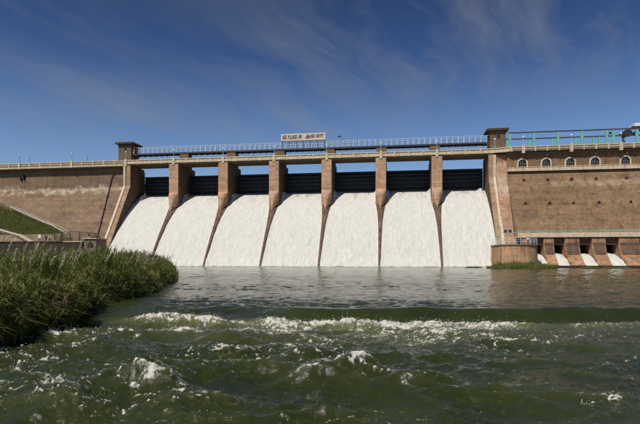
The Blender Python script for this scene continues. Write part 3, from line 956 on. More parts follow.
for i, s0 in enumerate(np.arange(S0 + 0.3, S1, 1.5)):
    t.rep('railing_post', post_f, M['rail'], (s0, 6.95, 33.425))
    t.rep('railing_post', post_b, M['rail'], (s0 + 0.4, 9.5, 33.425))
for y in (6.95, 9.5):
    for z in (35.17, 34.35):
        t.part('handrail', MB().tube((S0, y, z), (S1, y, z), 0.045, 6), M['rail'] if z > 35 else M['darkrail'])
# --- name board over the walkway
t = Thing('name_board', (-7.7, 6.7, 33.4), 'cream board with dark blue Tamil lettering on a frame above the walkway', 'sign')
bx0, bx1, bz0, bz1 = -14.0, -1.2, 35.55, 37.55
t.part('board', MB().box(bx0, bx1, 6.55, 6.67, bz0, bz1), M['cream'])
fr = MB().box(bx0 - 0.1, bx1 + 0.1, 6.5, 6.72, bz0 - 0.16, bz0 - 0.01)
t.part('frame_sill', fr, M['steel'])
for s0 in np.linspace(bx0 + 0.3, bx1 - 0.3, 7):
    t.part('support', MB().bar((s0, 6.74, 33.5), (s0, 6.74, bz1 - 0.1), 0.1).bar((s0, 6.76, bz0), (s0, 8.6, 33.5), 0.07), M['steel'])


def text_part(txt, s0, s1, zb, zt):
    cu = bpy.data.curves.new('lettering', 'FONT')
    cu.body = txt
    cu.extrude = 0.02
    cu.offset = 0.022
    tmp = bpy.data.objects.new('tmp', cu); COL.objects.link(tmp)
    dg_ = bpy.context.evaluated_depsgraph_get()
    me = bpy.data.meshes.new_from_object(tmp.evaluated_get(dg_))
    bpy.data.objects.remove(tmp)
    co = np.empty(len(me.vertices) * 3, np.float32)
    if len(co) == 0: return
    me.vertices.foreach_get('co', co); co = co.reshape(-1, 3)
    lo, hi = co.min(0), co.max(0)
    out = np.empty_like(co)
    out[:, 0] = s0 + (co[:, 0] - lo[0]) / (hi[0] - lo[0]) * (s1 - s0) - t.base[0]
    out[:, 2] = zb + (co[:, 1] - lo[1]) / (hi[1] - lo[1]) * (zt - zb) - t.base[2]
    out[:, 1] = 6.548 - (co[:, 2] - lo[2]) - t.base[1]
    me.vertices.foreach_set('co', out.ravel()); me.update()
    me.materials.clear()
    link('lettering', me, M['navy'], t.o)


text_part('\u0bc8\u0bb5\u0bc8\u0b95', -13.6, -7.9, 35.95, 37.15)
text_part('\u0b85\u0bc8\u0ba3', -7.0, -1.6, 35.95, 37.15)

t = Thing('floodlight', (3.6, 6.95, 35.2), 'small dark floodlight on a bent arm above the walkway railing', 'floodlight')
t.part('arm', MB().bar((3.6, 6.95, 33.5), (3.6, 6.95, 36.1), 0.08).bar((3.6, 6.95, 36.1), (2.9, 6.8, 36.4), 0.08), M['steel'])
t.part('head', MB().box(2.3, 3.1, 6.4, 6.9, 36.15, 36.5), M['steel'], bev=0.05)

# --- hoist towers
def build_tower(sa, sb, label):
    tt = Thing('hoist_tower', ((sa + sb) / 2, 9, 29), label, 'tower')
    y0, y1 = 6.6, 11.2
    tt.part('wall', MB().box(sa, sb, y0, y1, 28.7, 36.35), M['tower'])
    tt.part('string_course', MB().box(sa - 0.12, sb + 0.12, y0 - 0.12, y1 + 0.12, 35.7, 35.95), M['tower'])
    r = tt.part('roof', MB().box(sa - 0.75, sb + 0.75, y0 - 0.75, y1 + 0.75, 36.36, 36.72), M['roof'])
    tt.sub('roof_edge', MB().box(sa - 0.85, sb + 0.85, y0 - 0.85, y1 + 0.85, 36.725, 36.84), M['soffit'], r)
    tt.sub('lightning_rod', MB().tube((sa + 0.2, y0 + 0.4, 36.84), (sa + 0.2, y0 + 0.4, 38.3), 0.04, 6), M['darkrail'], r)
    m_ = (sa + sb) / 2
    wn = tt.part('window', MB().box(m_ - 0.45, m_ + 0.75, y0 - 0.03, y0 + 0.1, 34.0, 35.4), M['soffit'])
    tt.sub('pane', MB().box(m_ - 0.33, m_ + 0.13, y0 - 0.05, y0 - 0.031, 34.12, 35.28).box(m_ + 0.17, m_ + 0.63, y0 - 0.05, y0 - 0.031, 34.12, 35.28), M['glass'], wn)
    side = tt.part('door', MB().box(sb + 0.005, sb + 0.05, y0 + 1.2, y0 + 2.2, 33.4, 35.5), M['hole'])
    tt.sub('door_frame', MB().box(sb + 0.003, sb + 0.09, y0 + 1.05, y0 + 1.19, 33.4, 35.65).box(sb + 0.003, sb + 0.09, y0 + 2.21, y0 + 2.35, 33.4, 35.65), M['soffit'], side)


build_tower(-64.1, -60.0, 'square brown hoist tower with flat roof at the end of the long masonry wall')
build_tower(43.5, 47.5, 'square brown hoist tower with flat roof beside the turquoise gantry')

# --- outlet block: wall with arched windows, battered face, sluices
t = Thing('outlet_block', (64, 0, 0), 'massive brown masonry outlet block with arched windows and round weep holes', 'dam wall')
SR = 108.0
t.part('return_wall', MB().prism([(10, 28.6), (0.35, 28.6), (0.35, 26.6), (-9.6, 6.6), (-12.4, -3), (10, -3)], 43.6, 46.35), M['return'])
t.part('upper_wall', MB().box(46.35, SR, -0.3, 8, 23.8, 28.9), M['blockwall'])
t.part('cornice', MB().box(46.2, SR, -0.62, -0.305, 28.45, 28.95), M['soffit'])
BT = (23.85 - 8.2) / 9.0


def face_y(z):
    return -1.3 - (23.85 - z) / BT


t.part('battered_wall', MB().prism([(8, 23.82), (-1.3, 23.82), (face_y(6.9), 6.9), (face_y(6.9), 5.2), (8, 5.2)], 46.1, SR), M['blockwall'])
# ledge in front of the windows, panel by panel
t.part('ledge_slab', MB().box(46.15, SR, -2.15, -1.0, 23.83, 24.2), M['ledge'])
lp_me = MB().box(0.14, 1.76, -2.1, -1.98, 24.22, 24.62).mesh('ledge_panel')
pl_me = MB().box(-0.13, 0.13, -2.15, -1.93, 24.205, 24.75).mesh('ledge_post')
for i in range(33):
    t.rep('ledge_panel', lp_me, M['ledge'], (46.4 + 1.9 * i, 0, 0)); t.rep('ledge_post', pl_me, M['ledge'], (46.4 + 1.9 * i, 0, 0))
t.part('ledge_coping', MB().box(46.2, SR, -2.2, -1.9, 24.76, 24.9), M['ledge'])


def arch_pts(r, zs, n=14):
    return [(r * math.cos(math.pi * i / n), zs + r * math.sin(math.pi * i / n)) for i in range(n + 1)]


for s0 in (50.06, 55.77, 61.45, 67.2, 74.2, 80.4):
    zs = 26.0
    # dark opening, stone ring, mullions
    op = MB(); pts = [(0.98, 24.3)] + arch_pts(0.98, zs) + [(-0.98, 24.3)]
    n = len(pts)
    op.add([(s0 + x, -0.34, z) for x, z in pts] + [(s0 + x, -0.29, z) for x, z in pts],
           [tuple(range(n)), tuple(range(2 * n - 1, n - 1, -1))] + [(i, (i + 1) % n, n + (i + 1) % n, n + i) for i in range(n)])
    win = t.part('arched_window', op, M['glass'])
    rg = MB(); i_ = [(1.0, 24.3)] + arch_pts(1.0, zs) + [(-1.0, 24.3)]; o_ = [(1.34, 24.3)] + arch_pts(1.34, zs) + [(-1.34, 24.3)]
    vs_ = [(s0 + x, y, z) for y in (-0.57, -0.302) for ring in (i_, o_) for x, z in ring]
    fs_ = []
    for i in range(n - 1):
        a0, a1, b0, b1 = i, i + 1, n + i, n + i + 1
        fs_ += [(a0, a1, b1, b0), (a0 + 2 * n, b0 + 2 * n, b1 + 2 * n, a1 + 2 * n), (a0, a0 + 2 * n, a1 + 2 * n, a1), (b0, b1, b1 + 2 * n, b0 + 2 * n)]
    rg.add(vs_, fs_)
    t.sub('arch_surround', rg, M['ledge'], win)
    mu = MB()
    for dx in (-0.5, 0, 0.5):
        mu.box(s0 + dx - 0.035, s0 + dx + 0.035, -0.41, -0.35, 24.3, zs + math.sqrt(max(0, 0.98 ** 2 - dx * dx)) - 0.01)
    for z in (25.2, 26.0):
        mu.box(s0 - 0.97, s0 + 0.97, -0.425, -0.355, z - 0.035, z + 0.035)
    t.sub('mullion', mu, M['soffit'], win)
    t.part('bracket_lamp', MB().bar((s0, -0.31, 28.0), (s0, -1.2, 28.05), 0.08).lathe((s0, -1.2, 27.72), [(0.26, 0), (0.2, 0.2), (0.05, 0.34)], 8), M['steel'])
for z, row in ((21.45, (49.8, 55.4, 60.9, 66.5, 73.4, 79)), (15.25, (49.3, 54.9, 60.2, 65.9, 72.8, 78.6))):
    for s0 in row:
        yy = face_y(z) - 0.24
        r0 = MB().lathe((0, 0, 0), [(0.46, -0.5), (0.46, 0.06), (0.34, 0.06), (0.34, -0.3)], 14)
        ring = t.part('weep_hole_ring', MB().add([(s0 + x, yy - zz_, z + y_) for x, y_, zz_ in r0.v], r0.f), M['sluice'])
        d0 = MB().lathe((0, 0, 0), [(0.345, -0.4), (0.345, 0.05)], 14)
        t.sub('weep_hole', MB().add([(s0 + x, yy - zz_ + 0.0, z + y_) for x, y_, zz_ in d0.v], d0.f), M['hole'], ring)
# walkway at the foot of the block
yf = face_y(6.9)
t.part('walkway_slab', MB().box(46.0, SR, yf - 1.9, yf - 0.01, 6.85, 7.1), M['ledge'])
wp = MB().box(0.1, 2.3, yf - 1.85, yf - 1.68, 7.11, 7.9).mesh('walkway_panel')
wpo = MB().box(-0.1, 0.1, yf - 1.92, yf - 1.62, 7.105, 8.0).mesh('walkway_post')
for i in range(25):
    t.rep('walkway_panel', wp, M['ledge'], (46.2 + 2.4 * i, 0, 0)); t.rep('walkway_post', wpo, M['ledge'], (46.2 + 2.4 * i, 0, 0))
t.part('walkway_rail', MB().box(46.0, SR, yf - 1.9, yf - 1.72, 8.16, 8.36), M['cyan'])
for i in range(13):
    t.part('rail_stub', MB().box(46.15 + 4.8 * i, 46.25 + 4.8 * i, yf - 1.86, yf - 1.76, 8.0, 8.158), M['cyan'])

# --- sluice openings under the walkway
t = Thing('sluice_outlets', (62, -14, 0), 'row of stained orange brown sluice piers and dark openings below the walkway', 'sluice')
yb = yf - 0.6
t.part('lintel', MB().box(46.4, SR, yb - 0.25, yb + 0.6, 5.15, 6.84), M['flank'])
t.part('back_wall', MB().box(46.4, SR, yb + 3.4, yb + 4.0, -1, 6.8), M['hole'])
SP = [(47.0, 48.9), (51.75, 53.95), (56.3, 59.4), (62.05, 64.9), (67.7, 71.9), (74.6, 77.6), (80.2, 83.0), (86, 89)]
for a, b in SP:
    pr = [(yb + 3.3, 6.8), (yb - 1.0, 6.8), (yb - 1.0, 4.9), (yb - 1.9, 3.0), (yb - 4.6, 0.55), (yb - 4.6, -1), (yb + 3.3, -1)]
    p = t.part('sluice_pier', MB().prism(pr, a, b), M['sluice'])
    t.sub('pier_facing', MB().prism([(yb - 1.0, 5.6), (yb - 1.22, 5.6), (yb - 1.22, 4.85), (yb - 2.12, 3.0), (yb - 1.9, 3.0), (yb - 1.0, 4.9)], a + 0.25, b - 0.25), M['flank'], p)
t.part('apron', MB().box(46.4, SR, yb - 8.6, yb + 3.3, -2.5, 0.45), M['darkwall'])
for k, ((a0, a1), (b0, b1)) in enumerate(zip(SP[:-1], SP[1:])):
    sa, sb = a1 + 0.05, b0 - 0.05
    S, Nn = np.meshgrid(np.linspace(sa, sb, 18), np.linspace(0, 1, 30)); S = S.ravel(); Nn = Nn.ravel()
    yv = yb + 2.9 - Nn * 8.6
    zv = 3.15 - 0.4 * Nn - 3.1 * Nn ** 1.9 + 0.42 * fbm(S * 1.5 + a0, Nn * 4, 4, 0.65) * (0.4 + Nn) + 0.25 * np.exp(-((S - (sa + sb) / 2) / ((sb - sa) * 0.4)) ** 2)
    bs = ((sa + sb) / 2, yb - 3, 0.5)
    me = grid_mesh('sluice_jet', np.stack([S - bs[0], yv - bs[1], zv - bs[2]], -1), 30, 18, M['fall'], {'thin': np.full(len(S), 0.08)})
    o = link('sluice_jet', me, None); Mx = DAM @ Matrix.Translation(bs); o.location = Mx.to_translation(); o.rotation_euler = Mx.to_euler()
    setp(o, 'white water jet out of the %s sluice opening from the round bastion' % ORD[k], 'water jet', 'sluice jets under the outlet block')

# --- round bastion
t = Thing('round_bastion', (44.4, -18.5, 0), 'round orange brown bastion with railings between the last cascade and the sluices', 'bastion')
c = (44.4, -18.2, 0)
t.part('drum', MB().lathe(c, [(4.5, -2), (4.42, 0), (4.36, 4.75)], 40), M['drum'], False)
t.part('link_wall', MB().box(40.1, 48.7, -18.0, -13.0, -2, 4.7), M['drum'])
t.part('coping', MB().lathe(c, [(4.5, 4.755), (4.55, 4.8), (4.55, 5.0), (4.48, 5.05)], 40), M['soffit'])
t.part('platform', MB().box(40.0, 48.8, -17.6, -12.8, 4.71, 5.02), M['soffit'])
pts = [(c[0] + 4.35 * math.cos(a), c[1] + 4.35 * math.sin(a)) for a in np.linspace(-math.pi, 0, 13)]
pts = [(40.2, -14.0)] + pts + [(48.6, -14.0)]
for x, y in pts:
    t.part('railing_post', MB().tube((x, y, 5.03), (x, y, 6.35), 0.045, 6), M['rail'])
for z in (5.55, 5.95, 6.33):
    w = MB()
    for (xa, ya), (xb, yb_) in zip(pts[:-1], pts[1:]):
        w.tube((xa, ya, z), (xb, yb_, z), 0.035, 6)
    t.part('rail', w, M['rail'])
t = Thing('gate_frame', (42.2, -14.5, 5), 'slim turquoise frame with two dark boxes standing on the round bastion', 'frame')
t.part('post', MB().bar((42.0, -14.5, 5.03), (42.0, -14.5, 9.4), 0.11), M['cyan'])
t.part('post', MB().bar((45.2, -14.5, 5.03), (45.2, -14.5, 8.0), 0.11), M['cyan'])
t.part('cross_bar', MB().bar((42.06, -14.5, 7.9), (45.14, -14.5, 7.9), 0.11), M['cyan'])
for s0 in (43.0, 44.0):
    t.part('control_box', MB().box(s0 - 0.28, s0 + 0.28, -14.75, -14.35, 7.96, 8.55), M['steel'])

# --- turquoise gantry above the outlet block
t = Thing('crane_gantry', (62, 3, 29.5), 'turquoise steel posts carrying two grey crane runway beams above the outlet block', 'gantry')
for s0 in (47.14, 52.95, 58.67, 64.32, 70.01, 71.6, 76.98, 82.7, 88.4):
    t.part('post', MB().box(s0 - 0.28, s0 + 0.28, -0.3, 0.2, 29.51, 33.72), M['cyan'], bev=0.04)
for s0 in (47.9, 53.64, 59.43, 65.27, 69.6, 71.04, 76.9, 82.6, 88.3):
    t.part('post', MB().box(s0 - 0.28, s0 + 0.28, 6.8, 7.3, 29.51, 33.72), M['cyan'], bev=0.04)
for y in (-0.05, 7.05):
    b = t.part('runway_beam', MB().box(46.7, 100, y - 0.14, y + 0.14, 33.78, 33.83).box(46.7, 100, y - 0.05, y + 0.05, 33.831, 34.0).box(46.7, 100, y - 0.16, y + 0.16, 34.001, 34.05), M['beam'])
    t.sub('crane_rail', MB().box(46.7, 100, y - 0.04, y + 0.04, 34.06, 34.12), M['steel'], b)
t.part('cross_tie', MB().box(70.3, 71.31, -0.14, 0.06, 31.3, 31.5), M['cyan'])
t.part('dial', MB().add([(70.8 + 0.3 * math.cos(a), y, 33.0 + 0.3 * math.sin(a)) for y in (-0.25, -0.1) for a in np.linspace(0, 2 * math.pi, 14, endpoint=False)],
                        [tuple(range(14)), tuple(range(27, 13, -1))] + [(i, (i + 1) % 14, 14 + (i + 1) % 14, 14 + i) for i in range(14)]), M['hole'])
t = Thing('hoist_trolley', (77.5, 2, 34.1), 'dark hoist trolley with pale housing on the gantry beams above the turquoise posts', 'hoist trolley')
t.part('frame', MB().box(75.9, 79.5, -0.25, 0.15, 34.16, 34.5).box(75.9, 79.5, 6.85, 7.25, 34.16, 34.5).box(76.0, 76.4, 0.16, 6.84, 34.2, 34.55).box(79.0, 79.4, 0.16, 6.84, 34.2, 34.55), M['steel'])
t.part('cable_drum', MB().tube((75.6, 1.5, 33.2), (75.6, 4.2, 33.2), 0.62, 16).tube((75.6, 1.2, 33.2), (75.6, 1.45, 33.2), 0.9, 16), M['steel'])
t.part('housing', MB().box(76.9, 78.8, 0.8, 2.6, 34.56, 35.5), M['white'], bev=0.1)
t.part('motor', MB().tube((77.0, 3.6, 34.95), (78.6, 3.6, 34.95), 0.38, 12), M['white'], True)

# ------------------------------------------------------------------ the slope, stairs and path below the long wall
PTH_Z = 6.1
top = [(-190, 27.0), (-120, 25.0), (-104, 21.4), (-94, 17.6), (-86, 14.6), (-78, 11.7), (-72, 9.3), (-68.8, 7.95), (-66.5, 7.3)]
hs = MB(); rows = 7
for i, (s0, z0) in enumerate(top):
    zl = 8.35 if s0 > -100 else 8.9
    zl = min(zl, z0 - 0.1)
    ya = -wall_n(z0) + 2.2; yl = -16.2
    for k in range(rows):
        f = k / (rows - 1)
        hs.v.append((s0, ya + (yl - ya) * f, z0 + (zl - z0) * (f ** 0.85) + 0.25 * math.sin(3.1 * i + 2.3 * k) * (0 < k < rows - 1)))
for i in range(len(top) - 1):
    for k in range(rows - 1):
        a = i * rows + k
        hs.f.append((a, a + rows, a + rows + 1, a + 1))
single('grass_slope', hs, M['slope'], (-100, -12, 8), kind='structure', smooth=True)
single('revetment_wall', MB().prism([(-15.6, 8.3), (-16.15, 8.3), (-17.1, 6.0), (-17.1, 2), (-15.6, 2)], -190, -66.6), M['bare'], (-100, -16.5, 6),
       'low bare sloping revetment between the grass slope and the path', 'retaining wall')
single('path', MB().prism([(-12, PTH_Z), (-21.0, PTH_Z), (-21.0, 3), (-12, 3)], -190, -57.0), M['bare'], (-100, -19, PTH_Z), kind='structure')
t = Thing('channel_wall', (-90, -21.4, 3), 'low dark stained wall along the front of the path above the reeds', 'wall')
t.part('wall', MB().box(-190, -56.9, -21.6, -21.01, 1.5, 6.0), M['darkwall'])
t.part('coping', MB().box(-62, -56.85, -21.75, -20.9, 6.01, 6.22), M['ledge'])
t.part('coping', MB().box(-190, -62.02, -21.75, -20.9, 6.01, 6.22), M['darkwall'])


def stairs(name, pts, width, label, mat):
    """flights of concrete steps following the given dam points, with pale kerbs"""
    tt = Thing(name, pts[0], label, 'stairs')
    for a, b in zip(pts[:-1], pts[1:]):
        a = Vector(a); b = Vector(b)
        nst = max(3, int(abs(a.z - b.z) / 0.19))
        d = (b - a); hd = Vector((d.x, d.y, 0)).normalized(); sd_ = Vector((-hd.y, hd.x, 0)) * (width / 2)
        fl = MB()
        for i in range(nst):
            p0 = a + d * (i / nst); p1 = a + d * ((i + 1) / nst)
            ztop = p0.z
            base_z = min(p0.z, p1.z) - 0.5
            q = [p0 - sd_, p1 - sd_, p1 + sd_, p0 + sd_]
            fl.add([(v.x, v.y, base_z) for v in q] + [(v.x, v.y, ztop) for v in q], [(3, 2, 1, 0), (4, 5, 6, 7), (0, 1, 5, 4), (1, 2, 6, 5), (2, 3, 7, 6), (3, 0, 4, 7)])
        f_ = tt.part('flight', fl, mat)
        for sg in (-1, 1):
            off = sd_ * sg * 1.12
            k = MB().bar(a + off + Vector((0, 0, 0.08)), b + off + Vector((0, 0, 0.08)), 0.2, 0.36)
            tt.sub('kerb', k, M['whitestair'], f_)
    return tt


def on_wall(s_, z_, out=1.2):
    return (s_, -wall_n(z_) + 1.5 - out, z_)


stairs('toe_stairs', [on_wall(-91.5, 16.9), on_wall(-78.2, 12.0), on_wall(-76.5, 11.5), on_wall(-75.6, 11.2), on_wall(-69.0, 8.3)], 1.1,
       'pale concrete stairs climbing the foot of the long masonry wall', M['soffit'])
stairs('slope_stairs', [(-86.5, -14.8, 9.9), (-80.5, -16.0, 8.5), (-77.9, -16.6, 8.0), (-73.2, -18.2, 6.2)], 0.45,
       'narrow pale stairs crossing the low revetment down to the path', M['soffit'])

# fenced enclosure at the end of the path
t = Thing('wire_fence', (-63.5, -17.5, PTH_Z), 'wire mesh fence enclosure with dark posts at the end of the path', 'fence')
fp = [(-70.5, -15.6), (-67.8, -16.8), (-65.4, -17.6), (-63.0, -17.6), (-60.4, -17.6), (-58.8, -13.0)]
hts = [1.9, 2.4, 2.7, 2.7, 2.7, 2.5]
for (x, y), h in zip(fp, hts):
    t.part('post', MB().bar((x, y, PTH_Z), (x, y, PTH_Z + h), 0.14), M['darkwall'])
for i in range(len(fp) - 1):
    (xa, ya), (xb, yb_) = fp[i], fp[i + 1]; ha, hb = hts[i], hts[i + 1]
    w = MB().bar((xa, ya, PTH_Z + ha - 0.05), (xb, yb_, PTH_Z + hb - 0.05), 0.08).bar((xa, ya, PTH_Z + 0.1), (xb, yb_, PTH_Z + 0.1), 0.08)
    t.part('rail', w, M['darkwall'])
    w = MB(); L_ = 11
    for k in range(-L_, L_ + 1):
        for sg in (1, -1):
            f0, f1 = max(0.0, k / L_), min(1.0, k / L_ + 1)
            if f1 <= f0: continue
            def P_(f, v):
                if sg < 0: f = 1 - f
                hh = ha + (hb - ha) * f
                return (xa + (xb - xa) * f, ya + (yb_ - ya) * f, PTH_Z + 0.1 + v * (hh - 0.15))
            w.bar(P_(f0, f0 - k / L_), P_(f1, f1 - k / L_), 0.028)
    t.part('wire_mesh', w, M['soffit'])
t.part('screen_wall', MB().prism([(-14.4, 8.5), (-15.0, 8.5), (-15.6, 6.0), (-14.4, 6.0)], -66.5, -59.6), M['bare'])

# gauge house beside the training wall
t = Thing('gauge_house', (-55.0, -17.5, 4.5), 'small buff masonry gauge house with dark opening beside the training wall', 'hut')
t.part('body', MB().box(-56.6, -53.4, -21.4, -17.0, 1.5, 6.75), M['bare'])
t.part('roof', MB().box(-56.9, -53.1, -21.7, -16.7, 6.76, 6.98), M['ledge'])
t.part('parapet', MB().box(-56.4, -54.8, -21.2, -17.2, 6.985, 7.4), M['bare'])
op = MB(); pts = [(-0.75, 4.7), (0.75, 4.7), (0.75, 5.4), (0.0, 6.25), (-0.75, 5.4)]
n = len(pts)
op.add([(-54.9 + x, y, z) for y in (-21.46, -21.41) for x, z in pts], [tuple(range(n)), tuple(range(2 * n - 1, n - 1, -1))] + [(i, (i + 1) % n, n + (i + 1) % n, n + i) for i in range(n)])
t.part('opening', op, M['hole'])
t = Thing('notice_post', (-69.6, -20.0, PTH_Z), 'small white notice plate on a post beside the path', 'notice')
t.part('post', MB().bar((-69.6, -19.95, PTH_Z), (-69.6, -19.95, 7.9), 0.07), M['darkwall'])
t.part('plate', MB().box(-69.95, -69.25, -20.06, -20.0, 7.1, 8.0), M['white'])


# ------------------------------------------------------------------ people
def person(loc_dam, face, pose, mats, label, height=1.68):
    """skin-modifier body; joints in metres for a 1.7 m figure, facing -y"""
    J = {'pel': (0, 0, 0.93), 'wai': (0, 0.01, 1.08), 'che': (0, 0.0, 1.30), 'nek': (0, 0.0, 1.45), 'hd0': (0, -0.01, 1.53), 'hd1': (0, -0.02, 1.63), 'hd2': (0, -0.01, 1.69)}
    Rr = {'pel': (0.16, 0.11), 'wai': (0.14, 0.10), 'che': (0.17, 0.11), 'nek': (0.055, 0.055), 'hd0': (0.07, 0.085), 'hd1': (0.08, 0.10), 'hd2': (0.05, 0.06)}
    E_ = [('pel', 'wai'), ('wai', 'che'), ('che', 'nek'), ('nek', 'hd0'), ('hd0', 'hd1'), ('hd1', 'hd2')]
    for sg, q in ((-1, 'l'), (1, 'r')):
        p = pose[q]
        J.update({q + 'hip': (0.09 * sg, 0, 0.88), q + 'kne': (0.10 * sg, p['knee'], 0.49), q + 'ank': (0.10 * sg, p['ankle'], 0.09), q + 'toe': (0.11 * sg, p['ankle'] - 0.15, 0.045),
                  q + 'sho': (0.19 * sg, 0, 1.40), q + 'elb': p['elb'], q + 'wri': p['wri'], q + 'han': p['han']})
        Rr.update({q + 'hip': (0.095, 0.095), q + 'kne': (0.065, 0.065), q + 'ank': (0.045, 0.045), q + 'toe': (0.04, 0.04), q + 'sho': (0.065, 0.065), q + 'elb': (0.048, 0.048), q + 'wri': (0.035, 0.03), q + 'han': (0.04, 0.025)})
        E_ += [('pel', q + 'hip'), (q + 'hip', q + 'kne'), (q + 'kne', q + 'ank'), (q + 'ank', q + 'toe'), ('che', q + 'sho'), (q + 'sho', q + 'elb'), (q + 'elb', q + 'wri'), (q + 'wri', q + 'han')]
        hx, hy, hz = p['han']
        for k in range(4):
            nm = q + 'f%d' % k
            J[nm] = (hx + (k - 1.5) * 0.018, hy - 0.02, hz - 0.075); Rr[nm] = (0.009, 0.009); E_.append((q + 'han', nm))
        J[q + 'th'] = (hx - 0.05 * sg, hy - 0.03, hz - 0.03); Rr[q + 'th'] = (0.01, 0.01); E_.append((q + 'wri', q + 'th'))
    keys = list(J)
    me = bpy.data.meshes.new('person')
    me.from_pydata([J[k] for k in keys], [(keys.index(a), keys.index(b)) for a, b in E_], [])
    tmp = bpy.data.objects.new('tmp_person', me); COL.objects.link(tmp)
    tmp.modifiers.new('skin', 'SKIN')
    for i, k in enumerate(keys):
        me.skin_vertices[0].data[i].radius = Rr[k]
    me.skin_vertices[0].data[0].use_root = True
    ss = tmp.modifiers.new('sub', 'SUBSURF'); ss.levels = 1; ss.render_levels = 1
    dg_ = bpy.context.evaluated_depsgraph_get()
    out = bpy.data.meshes.new_from_object(tmp.evaluated_get(dg_))
    bpy.data.objects.remove(tmp)
    out.materials.clear()
    for m_ in ('skin', mats[0], mats[1], 'hair', 'rubber'):
        out.materials.append(M[m_])
    zmin = min(v.co.z for v in out.vertices)
    for p in out.polygons:
        c = p.center; z = c.z
        p.use_smooth = True
        if z < 0.10: i = 4
        elif z < 0.97 and abs(c.x) < 0.2 and not (abs(c.x) > 0.17 and z > 0.6): i = 2
        elif z < 1.47: i = 1
        elif z > 1.645 or (z > 1.53 and c.y > 0.02): i = 3
        else: i = 0
        if abs(c.x) > 0.2 and z < 1.18: i = 0
        p.material_index = i
    k = height / 1.7
    for v in out.vertices:
        v.co = Vector((v.co.x, v.co.y, v.co.z - zmin)) * k
    o = link('person', out, None)
    Mx = DAM @ Matrix.Translation(loc_dam)
    o.location = Mx.to_translation(); o.rotation_euler = (0, 0, -TH + R(face))
    setp(o, label, 'person')


relaxed = {'l': dict(knee=-0.02, ankle=0.02, elb=(-0.25, 0.02, 1.13), wri=(-0.26, -0.05, 0.90), han=(-0.26, -0.07, 0.82)),
           'r': dict(knee=-0.02, ankle=0.0, elb=(0.25, 0.02, 1.13), wri=(0.26, -0.05, 0.90), han=(0.26, -0.07, 0.82))}
stride = {'l': dict(knee=-0.14, ankle=-0.16, elb=(-0.25, 0.10, 1.15), wri=(-0.24, 0.02, 0.93), han=(-0.24, -0.02, 0.85)),
          'r': dict(knee=0.02, ankle=0.22, elb=(0.25, -0.06, 1.15), wri=(0.24, -0.22, 0.98), han=(0.24, -0.27, 0.92))}
lean = {'l': dict(knee=-0.02, ankle=0.05, elb=(-0.28, -0.12, 1.2), wri=(-0.24, -0.33, 1.24), han=(-0.23, -0.41, 1.25)),
        'r': dict(knee=-0.02, ankle=0.0, elb=(0.28, -0.12, 1.2), wri=(0.24, -0.33, 1.24), han=(0.23, -0.41, 1.25))}
person((-67.6, -20.3, PTH_Z), 10, relaxed, ('cloth_dark', 'cloth_dark'), 'person in dark shirt and dark trousers standing on the path', 1.72)
person((-66.8, -20.1, PTH_Z), -20, stride, ('cloth_lilac', 'cloth_dark'), 'person in pale shirt and dark trousers walking on the path', 1.72)
person((46.6, -19.6, 5.06), 15, lean, ('cloth_white', 'cloth_grey'), 'person in white shirt leaning at the railing of the round bastion', 1.7)

# ------------------------------------------------------------------ river bank and reeds
EDGE = np.array([(-9.5, 2.0), (-9.0, 9.0), (-8.75, 13.6), (-8.4, 14.9), (-9.1, 19.5), (-9.4, 25.8), (-13.2, 45.0), (-21.0, 72.0), (-33.0, 92.0), (-50.0, 106.0)])


def edge_x(Y):
    return np.interp(Y, EDGE[:, 1], EDGE[:, 0]) + 0.6 * pn(Y * 0.35, Y * 0 + 2.2) + 0.5 * pn(Y * 0.9, Y * 0 + 6.2)


def bank_z(X, Y):
    d = edge_x(Y) - X
    z = -1.2 + 1.5 * sst(-0.6, 0.7, d) + 0.35 * sst(0.3, 3.0, d) + 0.9 * sst(40, 100, Y) * sst(0, 6, d)
    return z + 0.16 * fbm(X * 0.4, Y * 0.4, 3) * sst(0, 1.5, d)


ysb = np.linspace(2, 114, 150); off = np.concatenate([np.linspace(-0.9, 6, 34), np.linspace(7, 160, 40)])
YY, OO = np.meshgrid(ysb, off, indexing='ij'); YY = YY.ravel(); XX = edge_x(YY) - OO.ravel()
me = grid_mesh('river_bank', np.stack([XX, YY, bank_z(XX, YY)], -1), 150, len(off), M['bank'])
setp(link('river_bank', me, None), kind='structure')


